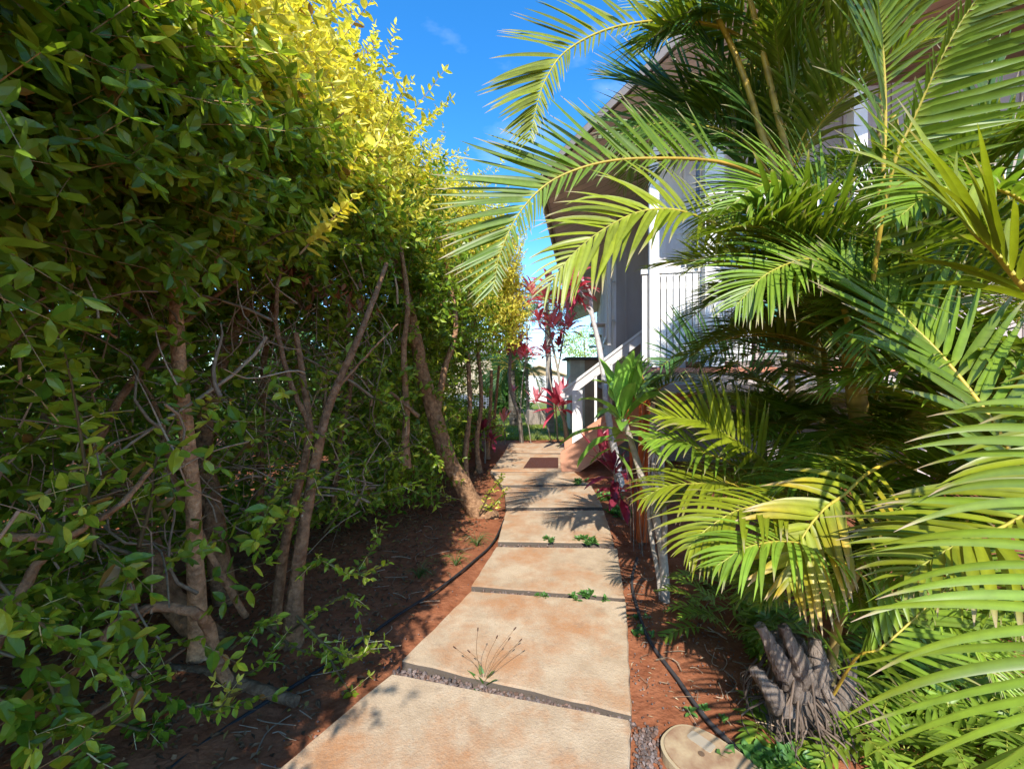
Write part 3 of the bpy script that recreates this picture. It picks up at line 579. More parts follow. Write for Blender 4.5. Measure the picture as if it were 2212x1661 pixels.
H = [ # palm key, ctrl, kwargs
 ('C', pp((1740,440,3.0),(1650,385,2.85),(1560,352,2.75),(1440,343,2.65),(1310,350,2.6),(1200,387,2.55),(1130,450,2.5),(1083,540,2.45),(1066,625,2.42)), dict(n=56,Lmax=.62,w=.034,up=(0,-1,.25),a0=48,a1=38,vee=12,droop=.10,sides=(1,.38),col=PG*.95,r0=.016,t0=.26,dry=.2,rcol=PO*.95)),
 ('C', pp((1660,120,3.0),(1560,60,2.9),(1440,45,2.8),(1320,62,2.7),(1226,109,2.6),(1180,170,2.55),(1158,235,2.5),(1146,300,2.48)), dict(n=50,Lmax=.48,w=.030,up=(.1,-1,.25),a0=52,a1=32,vee=12,droop=.22,sides=(1,.4),col=PY*.75,r0=.011,t0=.2)),
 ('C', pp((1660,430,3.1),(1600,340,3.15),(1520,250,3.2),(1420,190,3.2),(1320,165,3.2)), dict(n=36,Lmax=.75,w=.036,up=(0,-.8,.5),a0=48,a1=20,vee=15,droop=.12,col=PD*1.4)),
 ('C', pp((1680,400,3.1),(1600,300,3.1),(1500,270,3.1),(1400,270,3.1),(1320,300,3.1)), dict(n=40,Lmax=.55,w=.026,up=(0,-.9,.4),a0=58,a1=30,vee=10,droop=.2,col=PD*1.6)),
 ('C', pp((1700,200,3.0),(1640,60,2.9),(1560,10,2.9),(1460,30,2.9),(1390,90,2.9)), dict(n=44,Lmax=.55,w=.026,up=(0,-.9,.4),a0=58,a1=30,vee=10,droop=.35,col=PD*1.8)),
 ('B', pp((1870,640,2.2),(1820,480,2.1),(1740,400,2.05),(1650,400,2.0),(1570,450,2.0)), dict(n=44,Lmax=.42,w=.022,up=(0,-.8,.6),a0=62,a1=30,vee=20,droop=.5,col=PG*1.2)),
 ('B', pp((1900,700,2.0),(1850,600,1.9),(1760,560,1.85),(1660,590,1.8),(1590,660,1.8)), dict(n=44,Lmax=.40,w=.020,up=(0,-.7,.7),a0=62,a1=30,vee=15,droop=.6,col=PG*1.3)),
 ('C', pp((1680,330,3.0),(1600,200,3.0),(1530,90,3.0),(1470,-20,3.0)), dict(n=36,Lmax=.7,w=.034,up=(.2,-.8,.5),a0=58,a1=25,vee=10,droop=.3,col=PD*1.5)),
 ('C', pp((1690,300,2.9),(1720,150,2.8),(1680,30,2.7),(1600,-40,2.6),(1480,-60,2.5)), dict(n=36,Lmax=.6,w=.034,up=(.3,-.7,.6),droop=.45,col=PG*.8)),
 ('F', pp((1790,640,2.5),(1720,580,2.42),(1657,544,2.36),(1576,499,2.3),(1491,462,2.24),(1435,452,2.2),(1379,459,2.17),(1322,485,2.13),(1266,523,2.1),(1223,566,2.08),(1187,615,2.07)), dict(n=36,Lmax=.56,w=.034,up=(.1,-.8,.55),a0=64,a1=25,vee=14,droop=.50,sides=(.8,1),col=PY*.95,r0=.010,t0=.14,dry=.25,rcol=RACH)),
 ('B', pp((1868,800,1.9),(1882,640,1.75),(1905,472,1.65),(1934,342,1.58),(1963,277,1.55),(1989,221,1.52),(2022,146,1.48),(2067,62,1.44),(2115,-10,1.4),(2170,-80,1.35)), dict(n=40,Lmax=.36,w=.028,up=(.1,-1,.05),a0=80,a1=55,vee=30,droop=.10,col=PG*1.0,r0=.011,t0=.12,dry=.2,sides=(1,.35),rcol=RACH*.9)),
 ('B', pp((2260,1130,1.35),(2212,1040,1.38),(2153,928,1.42),(2087,834,1.48),(2017,751,1.55),(1972,706,1.6),(1930,661,1.65),(1889,626,1.7),(1850,590,1.76),(1820,560,1.8)), dict(n=40,Lmax=.50,w=.036,up=(.2,-.9,.2),a0=62,a1=38,vee=14,droop=.10,col=PG*1.1,r0=.011,t0=.04,sides=(1,1),rcol=RACH)),
 ('D', pp((2420,820,.98),(2300,690,1.0),(2212,622,1.0),(2149,546,1.02),(2104,505,1.04),(2050,440,1.08),(1990,400,1.12)), dict(n=24,Lmax=.46,w=.036,up=(.1,-.3,.9),a0=70,a1=30,vee=12,droop=.55,col=PY*.85,r0=.010,t0=.15,tip=PY*1.2)),
 ('A', pp((2010,980,1.75),(1930,995,1.7),(1870,1025,1.62),(1826,1066,1.55),(1785,1095,1.52),(1752,1132,1.49),(1727,1173,1.46),(1711,1219,1.44),(1702,1256,1.43)), dict(n=20,Lmax=.30,w=.030,up=(.1,-.6,.75),a0=62,a1=22,vee=5,droop=.55,col=PY*1.0,tip=np.array([.62,.33,.03]),r0=.008,t0=.22,dry=.4,rcol=RACH*1.1)),
 ('F', pp((1790,1180,2.3),(1711,1081,2.3),(1663,1007,2.3),(1624,975,2.3),(1589,951,2.3),(1550,929,2.3),(1520,912,2.3),(1470,903,2.3),(1430,899,2.3)), dict(n=30,Lmax=.36,w=.032,up=(.15,-.85,.55),a0=68,a1=24,vee=30,droop=.30,col=PY*.9,r0=.007,t0=.12,rcol=RACH*1.1)),
 ('F', pp((1740,1140,2.4),(1650,1050,2.4),(1580,1000,2.38),(1520,977,2.35),(1485,957,2.32),(1442,949,2.3),(1398,947,2.28)), dict(n=24,Lmax=.34,w=.024,up=(.15,-.5,.85),a0=66,a1=25,vee=10,droop=.6,col=PG*1.4,r0=.007,t0=.2)),
 ('F', pp((1740,1150,2.3),(1650,1080,2.2),(1583,1046,2.15),(1550,1043,2.12),(1507,1044,2.1),(1440,1050,2.07),(1390,1075,2.05)), dict(n=26,Lmax=.34,w=.022,up=(0,-.3,1),a0=60,a1=25,vee=8,droop=.8,col=PY*.8,r0=.006,t0=.15)),
 ('A', pp((1850,1150,1.75),(1780,1110,1.7),(1690,1090,1.65),(1600,1100,1.6),(1530,1140,1.57),(1490,1180,1.55)), dict(n=26,Lmax=.30,w=.022,up=(0,-.3,1),a0=60,a1=25,vee=10,droop=.75,col=PY*.85,r0=.006,t0=.15)),
 ('A', pp((1870,1250,1.6),(1800,1200,1.5),(1710,1170,1.45),(1620,1180,1.42),(1550,1220,1.4)), dict(n=24,Lmax=.26,w=.020,up=(0,-.3,1),a0=60,a1=25,vee=10,droop=.8,col=PG*1.5,r0=.005,t0=.15)),
 ('A', pp((1800,1500,1.7),(1850,1420,1.55),(1900,1400,1.5),(1980,1330,1.5),(2060,1250,1.5),(2120,1170,1.5)), dict(n=30,Lmax=.28,w=.018,up=(0,-.5,.9),a0=60,a1=35,vee=15,droop=.3,col=PG*1.3,r0=.006,t0=.1)),
 ('D', pp((2360,880,.80),(2350,1010,.78),(2335,1180,.76),(2318,1350,.74),(2310,1520,.73),(2325,1690,.72),(2350,1850,.72)), dict(n=31,Lmax=.37,w=.019,up=(.0,-1,.5),a0=88,a1=60,vee=-6,droop=.62,col=PG*1.15,tip=PY*.8,r0=.010,t0=.02,sides=(1,0),seg=14,jit=.10,rcol=RACH)),
 ('D', pp((2500,700,1.2),(2380,900,1.15),(2290,1050,1.12),(2180,1130,1.1),(2060,1180,1.08),(1960,1240,1.06)), dict(n=26,Lmax=.36,w=.030,up=(0,-.3,1),a0=62,a1=28,vee=15,droop=.5,col=PY*.8,r0=.009,t0=.1)),
 ('B', pp((1905,420,2.0),(1912,250,1.95),(1905,100,1.9),(1885,0,1.85),(1850,-90,1.8)), dict(n=40,Lmax=.60,w=.024,up=(.1,-.95,.25),a0=70,a1=45,vee=25,droop=.25,col=PG*.9,r0=.010,t0=.1,sides=(.6,1))),
 ('B', pp((1900,560,2.1),(1860,500,2.05),(1760,470,2.0),(1640,450,1.95),(1540,470,1.9)), dict(n=30,Lmax=.42,w=.03,droop=.7,col=PG)),
 ('B', pp((1880,900,2.3),(1960,640,2.2),(2060,540,2.1),(2150,520,2.0),(2240,560,1.9)), dict(n=34,Lmax=.50,w=.045,up=(0,-.7,.7),vee=25,droop=.4,col=np.array([.11,.21,.10]))),
 ('D', pp((2420,700,1.5),(2300,520,1.45),(2200,430,1.4),(2100,400,1.38),(2010,420,1.35),(1940,470,1.33)), dict(n=34,Lmax=.30,w=.024,up=(0,-.6,.8),vee=15,droop=.5,col=PG*1.2)),
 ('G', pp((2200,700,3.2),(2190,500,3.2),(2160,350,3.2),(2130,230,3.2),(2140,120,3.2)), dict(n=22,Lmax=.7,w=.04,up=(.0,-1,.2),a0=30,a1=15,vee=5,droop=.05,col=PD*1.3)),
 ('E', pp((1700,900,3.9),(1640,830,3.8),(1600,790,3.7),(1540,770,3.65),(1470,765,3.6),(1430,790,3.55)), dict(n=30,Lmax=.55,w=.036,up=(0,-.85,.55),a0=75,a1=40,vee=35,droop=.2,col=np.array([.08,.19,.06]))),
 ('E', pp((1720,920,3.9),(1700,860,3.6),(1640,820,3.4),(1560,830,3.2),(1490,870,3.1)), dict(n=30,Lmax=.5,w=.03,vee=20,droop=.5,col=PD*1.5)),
]
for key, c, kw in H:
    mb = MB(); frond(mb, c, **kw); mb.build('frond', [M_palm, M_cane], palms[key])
# canes
cane(palms['B'], pp((1878,1330,2.35),(1872,1060,2.28),(1865,960,2.22),(1850,860,2.15),(1836,760,2.1)), .060, .11, (.34,.30,.15), (.50,.30,.05))
cane(palms['B'], pp((1860,880,2.2),(1880,700,2.1),(1890,600,2.05),(1895,500,2.0),(1905,380,2.0)), .022, .5, (.55,.30,.04), (.6,.38,.05))
cane(palms['B'], pp((1990,1320,2.6),(1960,900,2.5),(1950,600,2.5),(1945,460,2.45),(1930,250,2.4)), .030, .5, (.50,.33,.06), (.55,.38,.05))
cane(palms['B'], pp((1880,900,2.25),(1850,880,2.2),(1835,830,2.2),(1838,760,2.15),(1830,690,2.1),(1800,600,2.1)), .020, .5, (.62,.28,.04), (.5,.38,.05))
cane(palms['C'], pp((1790,1150,3.5),(1770,800,3.3),(1735,500,3.0),(1715,400,2.95),(1675,230,2.85),(1640,80,2.8),(1600,-80,2.75)), .026, .16, (.3,.26,.1), (.72,.42,.03))
cane(palms['C'], pp((1720,1150,3.6),(1705,700,3.3),(1680,400,3.0),(1645,290,2.95),(1615,190,2.9),(1580,100,2.9),(1530,0,2.85)), .026, .16, (.3,.26,.1), (.75,.45,.03))
cane(palms['C'], pp((1900,1100,3.6),(1890,700,3.4),(1900,300,3.3),(1905,150,3.2),(1895,0,3.1),(1880,-100,3.0)), .024, .2, (.3,.26,.1), (.72,.42,.05))
cane(palms['E'], pp((1790,1060,4.4),(1790,900,4.2),(1770,780,4.0)), .035, .12); cane(palms['G'], pp((2280,1170,3.4),(2260,800,3.3),(2210,560,3.2)), .03, .12)
cane(palms['D'], pp((2700,1660,1.35),(2640,1200,1.3),(2560,700,1.3)), .035, .12); cane(palms['F'], pp((1800,1240,2.9),(1800,1050,2.7),(1790,900,2.6),(1780,760,2.5)), .026, .12)
cane(palms['A'], pp((1790,1520,1.8),(1800,1400,1.75),(1830,1280,1.7),(1900,1150,1.75)), .022, .3)
# filling fronds from each palm's crown
fills = [ # key, base, count, length range, azimuth centre, spread, elev range, col, Lmax, w
 ('B', P(1850,760,2.3), 9, (.9,1.4), math.pi*1.1, 1.9, (.5,1.3), PG*.9, .38, .028),
 ('B', P(1860,640,2.4), 8, (.8,1.3), math.pi*1.1, 1.9, (.4,1.2), PG, .42, .03),
 ('C', P(1700,380,3.1), 13, (1.0,1.5), math.pi*1.0, 2.2, (.4,1.4), PG*.8, .45, .03),
 ('C', P(1660,130,3.0), 9, (1.2,1.7), math.pi*1.0, 3.1, (.3,1.2), PG*.8, .5, .034),
 ('C', P(1890,60,3.2), 3, (1.2,1.7), math.pi*1.0, 3.1, (.3,1.2), PG*.8, .5, .034),
 ('D', P(2330,860,1.6), 3, (.8,1.1), math.pi*1.0, 1.4, (.1,.75), PG*1.1, .38, .032),
 ('D', P(2300,1150,1.5), 7, (.6,1.0), math.pi*1.0, 1.2, (.1,1.0), PG*1.2, .32, .028),
 ('E', P(1770,800,4.0), 12, (.9,1.4), math.pi*1.1, 1.8, (.3,1.3), PD*1.5, .42, .028),
 ('F', P(1780,760,2.6), 8, (.8,1.2), math.pi*1.1, 1.5, (.3,1.3), PG*1.0, .36, .028),
 ('F', P(1790,1080,2.7), 12, (.7,1.2), math.pi*1.1, 1.5, (.3,1.3), PG*1.1, .32, .024),
 ('G', P(2220,640,3.2), 6, (.8,1.2), math.pi*1.0, 2.6, (.3,1.1), PG*.8, .42, .03),
 ('A', P(1850,1290,1.95), 8, (.45,.75), math.pi*1.05, 1.5, (.6,1.3), PG*1.3, .25, .018),
 ('B', P(1800,700,2.4), 9, (.7,1.1), math.pi*1.1, 1.7, (.3,1.2), PG*1.2, .34, .022),
 ('F', P(1700,960,2.9), 9, (.6,.9), math.pi*1.1, 1.7, (.3,1.2), PG*1.2, .30, .02),
 ('B', P(2000,420,2.3), 6, (.7,1.1), math.pi*1.1, 1.9, (.2,1.1), PG*1.1, .36, .024),
 ('A', P(1980,1200,1.9), 12, (.6,1.0), math.pi*1.1, 1.8, (.2,1.3), PG*1.2, .30, .024),
 ('B', P(1960,950,2.4), 12, (.7,1.2), math.pi*1.15, 2.0, (.2,1.3), PG*1.1, .34, .028),
 ('G', P(2150,900,2.7), 12, (.8,1.3), math.pi*1.0, 2.2, (.3,1.3), PG*1.0, .38, .03),
]
for key, b, cnt, lr, az, sp, er, col, Lm, wd in fills:
    for k in range(cnt):
        mb = MB(); L_ = rng.uniform(*lr); e = rng.uniform(*er)
        frond(mb, arc(b + rng.normal(size=3)*.05, az+rng.uniform(-sp,sp), e, L_, rng.uniform(.7,1.7)), n=int(38+8*rng.random()), Lmax=Lm*rng.uniform(.85,1.1), w=wd*.82, vee=rng.uniform(5,35), droop=rng.uniform(.3,.7), col=col*rng.uniform(.75,1.2)+np.array([.04,.03,0])*rng.random(), r0=.007, seg=6)
        mb.build('frond', [M_palm, M_cane], palms[key])
# swollen base of palm A
mb = MB(); GR = np.array([.26,.205,.16])
b0 = G(1735,1560)
mb.tube(spline([b0+[0,0,-.06], b0+[0,0,.02], b0+[-.02,.0,.14], b0+[-.05,.02,.26], b0+[-.06,.03,.36]], 16), [.20,.215,.21,.20,.18,.165,.15,.135,.12,.11,.10,.09,.085,.08,.075,.07], 16, GR, jit=.04)
for (x,y,Y),(x2,y2,Y2),r in [((1720,1500,1.75),(1640,1350,1.72),.045),((1735,1470,1.72),(1690,1350,1.70),.04),((1760,1480,1.75),(1760,1380,1.76),.05),((1690,1530,1.72),(1625,1440,1.75),.04),((1790,1540,1.75),(1840,1420,1.8),.04)]:
    mb.tube(spline([P(x,y,Y), (P(x,y,Y)+P(x2,y2,Y2))/2+[0,-.02,0], P(x2,y2,Y2)], 14), np.linspace(r*1.25, r*.45, 14), 10, GR*rng.uniform(.65,1.1), jit=.16)
mb.build('swollen_base', M_stub, palms['A'])
mb = MB()
for k in range(80):  # torn sheath fibres over the base
    a = rng.uniform(2.6,6.2); r = rng.uniform(.12,.24); z0 = rng.uniform(.08,.32)
    p = b0 + [math.cos(a)*r*.7-.03, math.sin(a)*r*.7, z0]; q = b0 + [math.cos(a)*(r+.02)+rng.normal()*.05, math.sin(a)*(r+.02)+rng.normal()*.05, rng.uniform(0,.06)]
    mb.tube(spline([p, (p+q)/2+[math.cos(a)*.05,math.sin(a)*.05,.02]+rng.normal(size=3)*.02, q], 7), np.linspace(.006,.0015,7), 4, np.array([.16,.115,.085])*rng.uniform(.4,1.5), cap=False)
mb.build('sheath_fibres', M_dry, palms['A'])

# ------------------------------------------------------------------ ti plants
def rosette(mb, c, n, L, w, col, col2, el0=80, el1=-5, droop=.8, axis=(0,0,1), az0=None, seg=9, m=0, petiole=.18):
    c = np.array(c, float); az = (az0 if az0 is not None else rng.random()*6.28)
    ax = nrm(axis); q = Vector((0,0,1)).rotation_difference(Vector(ax)); 
    for k in range(n):
        f = (k+.5)/n; a = az + k*2.4 + rng.normal()*.2; e = math.radians(el0+(el1-el0)*f + rng.normal()*8); l = L*(.62+.38*math.sin(min(1,f*1.5)*1.57))*rng.uniform(.8,1.15)
        s = np.linspace(0,1,seg+1); d = Vector((math.cos(e)*math.cos(a), math.cos(e)*math.sin(a), math.sin(e))); d.rotate(q); d = np.array(d)
        D = nrm(d[None] + (s**1.5)[:,None]*np.array([0,0,-1.])*droop*rng.uniform(.6,1.3) + (s[:,None])*rng.normal(size=3)*.12)
        C = c - ax*f*.10*L/.35 + np.concatenate([np.zeros((1,3)), np.cumsum(D[:-1],0)])*l/seg
        up = np.cross(np.cross(d, [0,0,1.0]), d); up = nrm(up) if np.linalg.norm(up)>.05 else np.array([math.cos(a),math.sin(a),0])
        Nn = nrm(up[None]-(D@up)[:,None]*D); X = np.cross(D,Nn)
        sp = np.clip((s-petiole)/(1-petiole),0,1); wp = np.where(s<petiole, .14, .14+.86*np.sin(np.clip(sp*1.02,0,1)**.75*np.pi)**.8); wp[-1] = .02
        hw = (w*rng.uniform(.8,1.15)*wp/2)[:,None]; wav = (np.sin(s*14+k)*.12)[:,None]*hw
        V = np.stack([C-X*hw+Nn*(hw*.45+wav), C, C+X*hw+Nn*(hw*.45-wav)],1)
        mixf = rng.random(); cc = np.array(col)*(1-mixf)+np.array(col2)*mixf; cc = np.tile(cc*rng.uniform(.7,1.25),((seg+1)*3,1)); cc[1::3] *= 1.35
        f4 = np.array([[a_*3+b_, a_*3+b_+1, (a_+1)*3+b_+1, (a_+1)*3+b_] for a_ in range(seg) for b_ in (0,1)])
        mb.add(V.reshape(-1,3), f4, cc, m, True)
RED = np.array([.56,.085,.135]); PINK = np.array([.80,.33,.38]); MAR = np.array([.20,.02,.045])
GRT = np.array([.17,.33,.045])
def ti(lab, stems, heads, base=None, group='red ti plants behind the stairs and along the lawn', col=RED, col2=PINK, name='ti_plant', sc=(.34,.30,.24)):
    root = empty(name, stems[0][0][0] if base is None else base, lab, 'ti plant', group)
    mb = MB()
    for c, r in stems: mb.tube(spline(c, 20), np.linspace(r, r*.65, 20), 8, np.array(sc)*rng.uniform(.85,1.15), jit=.07)
    mb.build('stem', M_twig if False else M_dry, root)
    for h in heads:
        m2 = MB(); rosette(m2, *h[:4], h[4] if len(h)>4 and h[4] is not None else col, h[5] if len(h)>5 else col2, **(h[6] if len(h)>6 else {})); m2.build('leaf_rosette', M_ti, root)
    return root
def gp(x,y): return G(x,y)
bY = 10.6
ti('tall ti plant with dense crimson heads on a pale stem, beside the ringed palm trunk', [(([gp(1222,958),P(1216,880,9.4),P(1205,800,9.4),P(1190,730,9.4),P(1180,660,9.4),P(1178,640,9.4)]),.035), (([P(1205,800,9.4),P(1215,740,9.4),P(1222,690,9.4)]),.022), (([P(1190,730,9.4),P(1165,700,9.4),P(1160,660,9.4)]),.018)],
   [(P(1178,645,9.4),20,.56,.10), (P(1208,660,9.4),18,.54,.10), (P(1150,632,9.3),17,.52,.10), (P(1225,640,9.3),14,.46,.10), (P(1195,700,9.3),20,.56,.11), (P(1228,705,9.3),14,.5,.10,RED,PINK), (P(1185,610,9.4),12,.46,.10), (P(1165,690,9.4),12,.42,.09,PINK,RED)])
ti('slender ti plant with a drooping red crown on a pale crooked trunk beside the hedge', [(([gp(1127,958),P(1122,900,10.2),P(1108,860,10.2),P(1100,820,10.2),P(1103,760,10.2),P(1104,728,10.2)]),.055)], [(P(1105,722,10.2),26,.55,.13,RED,MAR,dict(el0=70,el1=-50)), (P(1120,735,10.2),18,.5,.12,RED,PINK,dict(el0=60,el1=-40))])
ti('thin-stemmed ti plant with a small open red rosette in front of the dark date palm', [(([gp(1127,960),P(1124,900,10.1),P(1128,830,10.1),P(1135,780,10.1),P(1133,765,10.1)]),.018)], [(P(1133,762,10.1),16,.42,.085,RED,PINK,dict(el0=80,el1=10))])
ti('short-topped ti plant with sparse red leaves between the two tallest stems', [(([gp(1205,960),P(1200,880,9.6),P(1188,820,9.6),P(1183,780,9.6),P(1178,760,9.6)]),.018)], [(P(1178,758,9.6),16,.45,.09,RED,PINK,dict(el0=70,el1=-10)), (P(1208,745,9.6),14,.38,.08,MAR,RED)])
ti('low ti plant with a large spreading dark red head at the foot of the handrail', [(([gp(1229,968),P(1222,920,9.3),P(1212,890,9.2),P(1205,870,9.2)]),.045)], [(P(1203,868,9.1),30,.66,.12,RED,MAR,dict(el0=88,el1=-15,droop=.6)), (P(1212,860,9.0),10,.6,.11,PINK,RED,dict(el0=88,el1=50,droop=.1))])
ti('leaning ti sapling with a faded pink upright tuft over the lawn', [(([gp(1192,962),P(1182,920,9.8),P(1165,880,9.9),P(1158,865,9.9)]),.014)], [(P(1157,862,9.9),12,.45,.08,PINK,PINK*.8,dict(el0=88,el1=30,droop=.2))])
ti('small ti sapling with upright pink and coral leaves at the shaded hedge end', [(([gp(1091,960),P(1090,925,10.2),P(1088,905,10.2)]),.014)], [(P(1088,905,10.2),12,.36,.08,PINK,np.array([.6,.2,.12]),dict(el0=88,el1=45,droop=.1))])
ti('bare thin ti stem with a tiny pink tip leaning over the lawn edge', [(([gp(1147,958),P(1140,915,10.4),P(1126,880,10.5),P(1108,845,10.5)]),.014)], [(P(1108,845,10.5),6,.25,.06,PINK,RED,dict(el0=80,el1=50,droop=.1))])
ti('pale grey branching ti trunk crossing in front of the handrail, crimson leaves at its top', [(([gp(1345,1062),P(1330,985,6.0),P(1318,925,6.1),P(1310,875,6.2),P(1304,814,6.3),P(1292,738,6.4),P(1280,687,6.4),P(1274,650,6.4)]),.055),
   (([P(1278,680,6.4),P(1276,640,6.4),P(1262,610,6.3),P(1247,598,6.3)]),.025), (([P(1274,650,6.4),P(1262,640,6.3),P(1250,625,6.3)]),.022), (([P(1280,690,6.4),P(1270,670,6.4),P(1254,655,6.4)]),.02)],
   [(P(1245,597,6.3),16,.36,.085,RED,PINK,dict(el0=80,el1=-30)), (P(1248,622,6.3),16,.36,.09,RED,MAR,dict(el0=50,el1=-50)), (P(1252,652,6.4),8,.22,.05,RED,MAR)], sc=(.55,.50,.46))
ti('broad-leaved green ti plant on cracked grey stems in front of the peach stairs', [(([G(1437,1302),P(1432,1200,2.9),P(1415,1110,3.0),P(1390,1040,3.1),P(1365,960,3.2),P(1347,905,3.2)]),.034),(([G(1428,1298),P(1420,1230,2.9),P(1405,1150,3.0),P(1400,1080,3.0)]),.018),(([P(1432,1200,2.9),P(1436,1130,2.9),P(1430,1060,3.0),P(1410,1000,3.1)]),.02)],
   [(P(1345,900,3.2),13,.50,.10,GRT,GRT*1.5,dict(el0=75,el1=-25,droop=.9)), (P(1338,880,3.2),6,.50,.15,GRT*1.4,GRT*1.8,dict(el0=88,el1=62,droop=.15,az0=1.5)), (P(1372,850,3.3),8,.42,.10,GRT*.9,GRT*1.3,dict(el0=80,el1=10,droop=.6)), (P(1325,950,3.2),5,.28,.07,GRT*.9,GRT*1.4,dict(el0=20,el1=-50,droop=.7))], group='ti plants beside the stairs', sc=(.42,.36,.30))
ti('low maroon ti plant leaning over the stones below the peach stair side', [(([G(1345,1120),P(1340,1080,4.1),P(1330,1040,4.1),P(1325,1010,4.1)]),.018)], [(P(1325,1012,4.1),13,.38,.09,MAR,RED*.45,dict(el0=85,el1=-25)), (P(1340,1055,4.0),10,.32,.085,MAR,RED*.5,dict(el0=40,el1=-30)), (P(1300,975,4.2),5,.34,.09,MAR*1.6,RED*.7,dict(el0=85,el1=50,droop=.1))], group='ti plants beside the stairs')
ti('dark maroon ti plant in the hedge shade left of the farthest slabs', [(([G(1048,1000),P(1048,960,7.8),P(1045,930,7.8)]),.016)], [(P(1045,928,7.8),18,.42,.08,MAR,MAR*.7,dict(el0=85,el1=-10)), (P(1062,948,7.6),10,.3,.06,MAR,RED*.6)])
# orange-stemmed palm
root = empty('lipstick_palm', G(1395,1150), 'clump of glossy orange-red palm stems behind the green ti plant', 'palm')
for k in range(9):
    mb = MB(); x = 1385+rng.uniform(-12,22); x2 = x+rng.uniform(-20,18); Y_ = 3.9+rng.uniform(-.2,.2)
    mb.tube(spline([P(x,1170,Y_), P((x+x2)/2,1010,Y_), P(x2,rng.uniform(830,900),Y_)],14), np.linspace(.020,.011,14), 8, np.array([.62,.13,.025])*rng.uniform(.6,1.15)); mb.build('stem', M_cane, root)
for k in range(7):
    mb = MB(); frond(mb, arc(P(1388+rng.uniform(-10,15),870,3.95), rng.uniform(0,6.28), rng.uniform(.6,1.4), rng.uniform(.5,.8), 1.5), n=18, Lmax=.22, w=.022, col=PD*1.5, rcol=np.array([.5,.12,.03]), r0=.006, seg=5); mb.build('frond', [M_palm, M_cane], root)
mb = MB()
for k in range(26):
    x = 1380+rng.uniform(-18,40); Y_ = 3.8+rng.uniform(-.25,.25)
    mb.tube(spline([P(x,1210,Y_), P(x+rng.uniform(-12,12),1080,Y_), P(x+rng.uniform(-25,25),rng.uniform(900,1040),Y_)],8), .004, 4, np.array([.30,.22,.17])*rng.uniform(.5,1.3), cap=False)
mb.build('dry_sheaths', M_dry, root)

# ------------------------------------------------------------------ ferns and weeds
def fern(lab, c, n, L, lob, col, spread=6.28, az=0, el=(.3,1.2)):
    root = empty('fern', c, lab, 'fern', 'ferns under the palms'); mb = MB()
    for k in range(n):
        frond(mb, arc(c+np.array([rng.normal()*.05,rng.normal()*.05,0]), az+rng.uniform(-spread/2,spread/2), rng.uniform(*el), L*rng.uniform(.7,1.15), 1.3), n=int(9+rng.random()*3), Lmax=lob, w=.024, a0=60,a1=35,vee=8,droop=.35,col=col*rng.uniform(.7,1.3),r0=.0025,seg=5,t0=.3,rcol=RACHG,dry=0,lo=.8)
    mb.build('fern_leaves', [M_fern, M_cane], root); return root
FG = np.array([.17,.27,.03])
for lab, x, y, n, L_ in [('bright green fern with lobed leaves left of the swollen palm base', 1590,1370,20,.42), ('fern tucked directly behind the swollen palm base', 1690,1400,18,.42), ('fern at the bottom right corner, under the nearest broad leaflets', 2010,1600,26,.5),
    ('fern between the swollen base and the right edge, tall and dense', 1900,1500,26,.5), ('fern farthest back, below the feathery fronds', 1580,1290,18,.42), ('fern at the right edge of the picture above the bottom corner', 2120,1500,22,.5), ('fern spilling over the right side of the swollen palm base', 1850,1590,16,.36), ('leafy fern low in front of the swollen base, beside its torn fibres', 1680,1590,9,.22), ('fern under the drooping right-edge leaflets, between two taller ferns', 2010,1500,24,.45), ('fern behind the tall dense fern, deeper under the palms', 1960,1400,24,.5), ('fern nearly hidden at the lowest right, against the frame edge', 2170,1640,24,.42), ('shaded fern right of the orange-tipped frond', 2090,1380,24,.5), ('fern deep in the palms beyond the right edge leaflets', 2230,1400,24,.5), ('fern just right of the blue-green weed mat', 1930,1640,14,.32)]:
    fern(lab, G(x,y), n, L_, .095, FG)
def weed(lab, c, n, L_, w_, col, kind='rosette'):
    root = empty('weed', c, lab, 'weed', 'small weeds on the bare soil and in slab gaps'); mb = MB()
    for k in range(n):
        cc = c + np.array([rng.normal()*L_*.5*(kind=='mat'), rng.normal()*L_*.3*(kind=='mat'), .0]); rosette(mb, cc, 7 if kind=='mat' else 12, L_*(.5 if kind=='mat' else 1), w_, col, col*1.5, el0=70, el1=5, droop=.4, seg=4, petiole=.1)
        if kind != 'mat': break
    mb.build('leaves', M_fern, root); return root
WG = np.array([.07,.16,.035])
pl = weed('plantain weed with tall brown seed stalks in the gravel gap between the two nearest slabs', G(1045,1478,.045), 1, .12, .024, WG)
mb = MB(); b = G(1045,1478,.045)
for x, y in [(985,1400),(1032,1362),(1072,1378),(1098,1382),(1122,1385),(1110,1360),(1015,1408)]:
    e = P(x,y,1.98); pts = spline([b, (b*.6+e*.4)+[0,0,.035]+rng.normal(size=3)*.012, e],12); mb.tube(pts, .0011, 4, (.22,.13,.06), cap=False); d = nrm(pts[-1]-pts[-2]); mb.tube([e-d*.004, e+d*.004, e+d*.016, e+d*.02],[.001,.0032,.003,.001],6,(.10,.05,.03))
mb.build('seed_stalks', M_dry, pl)
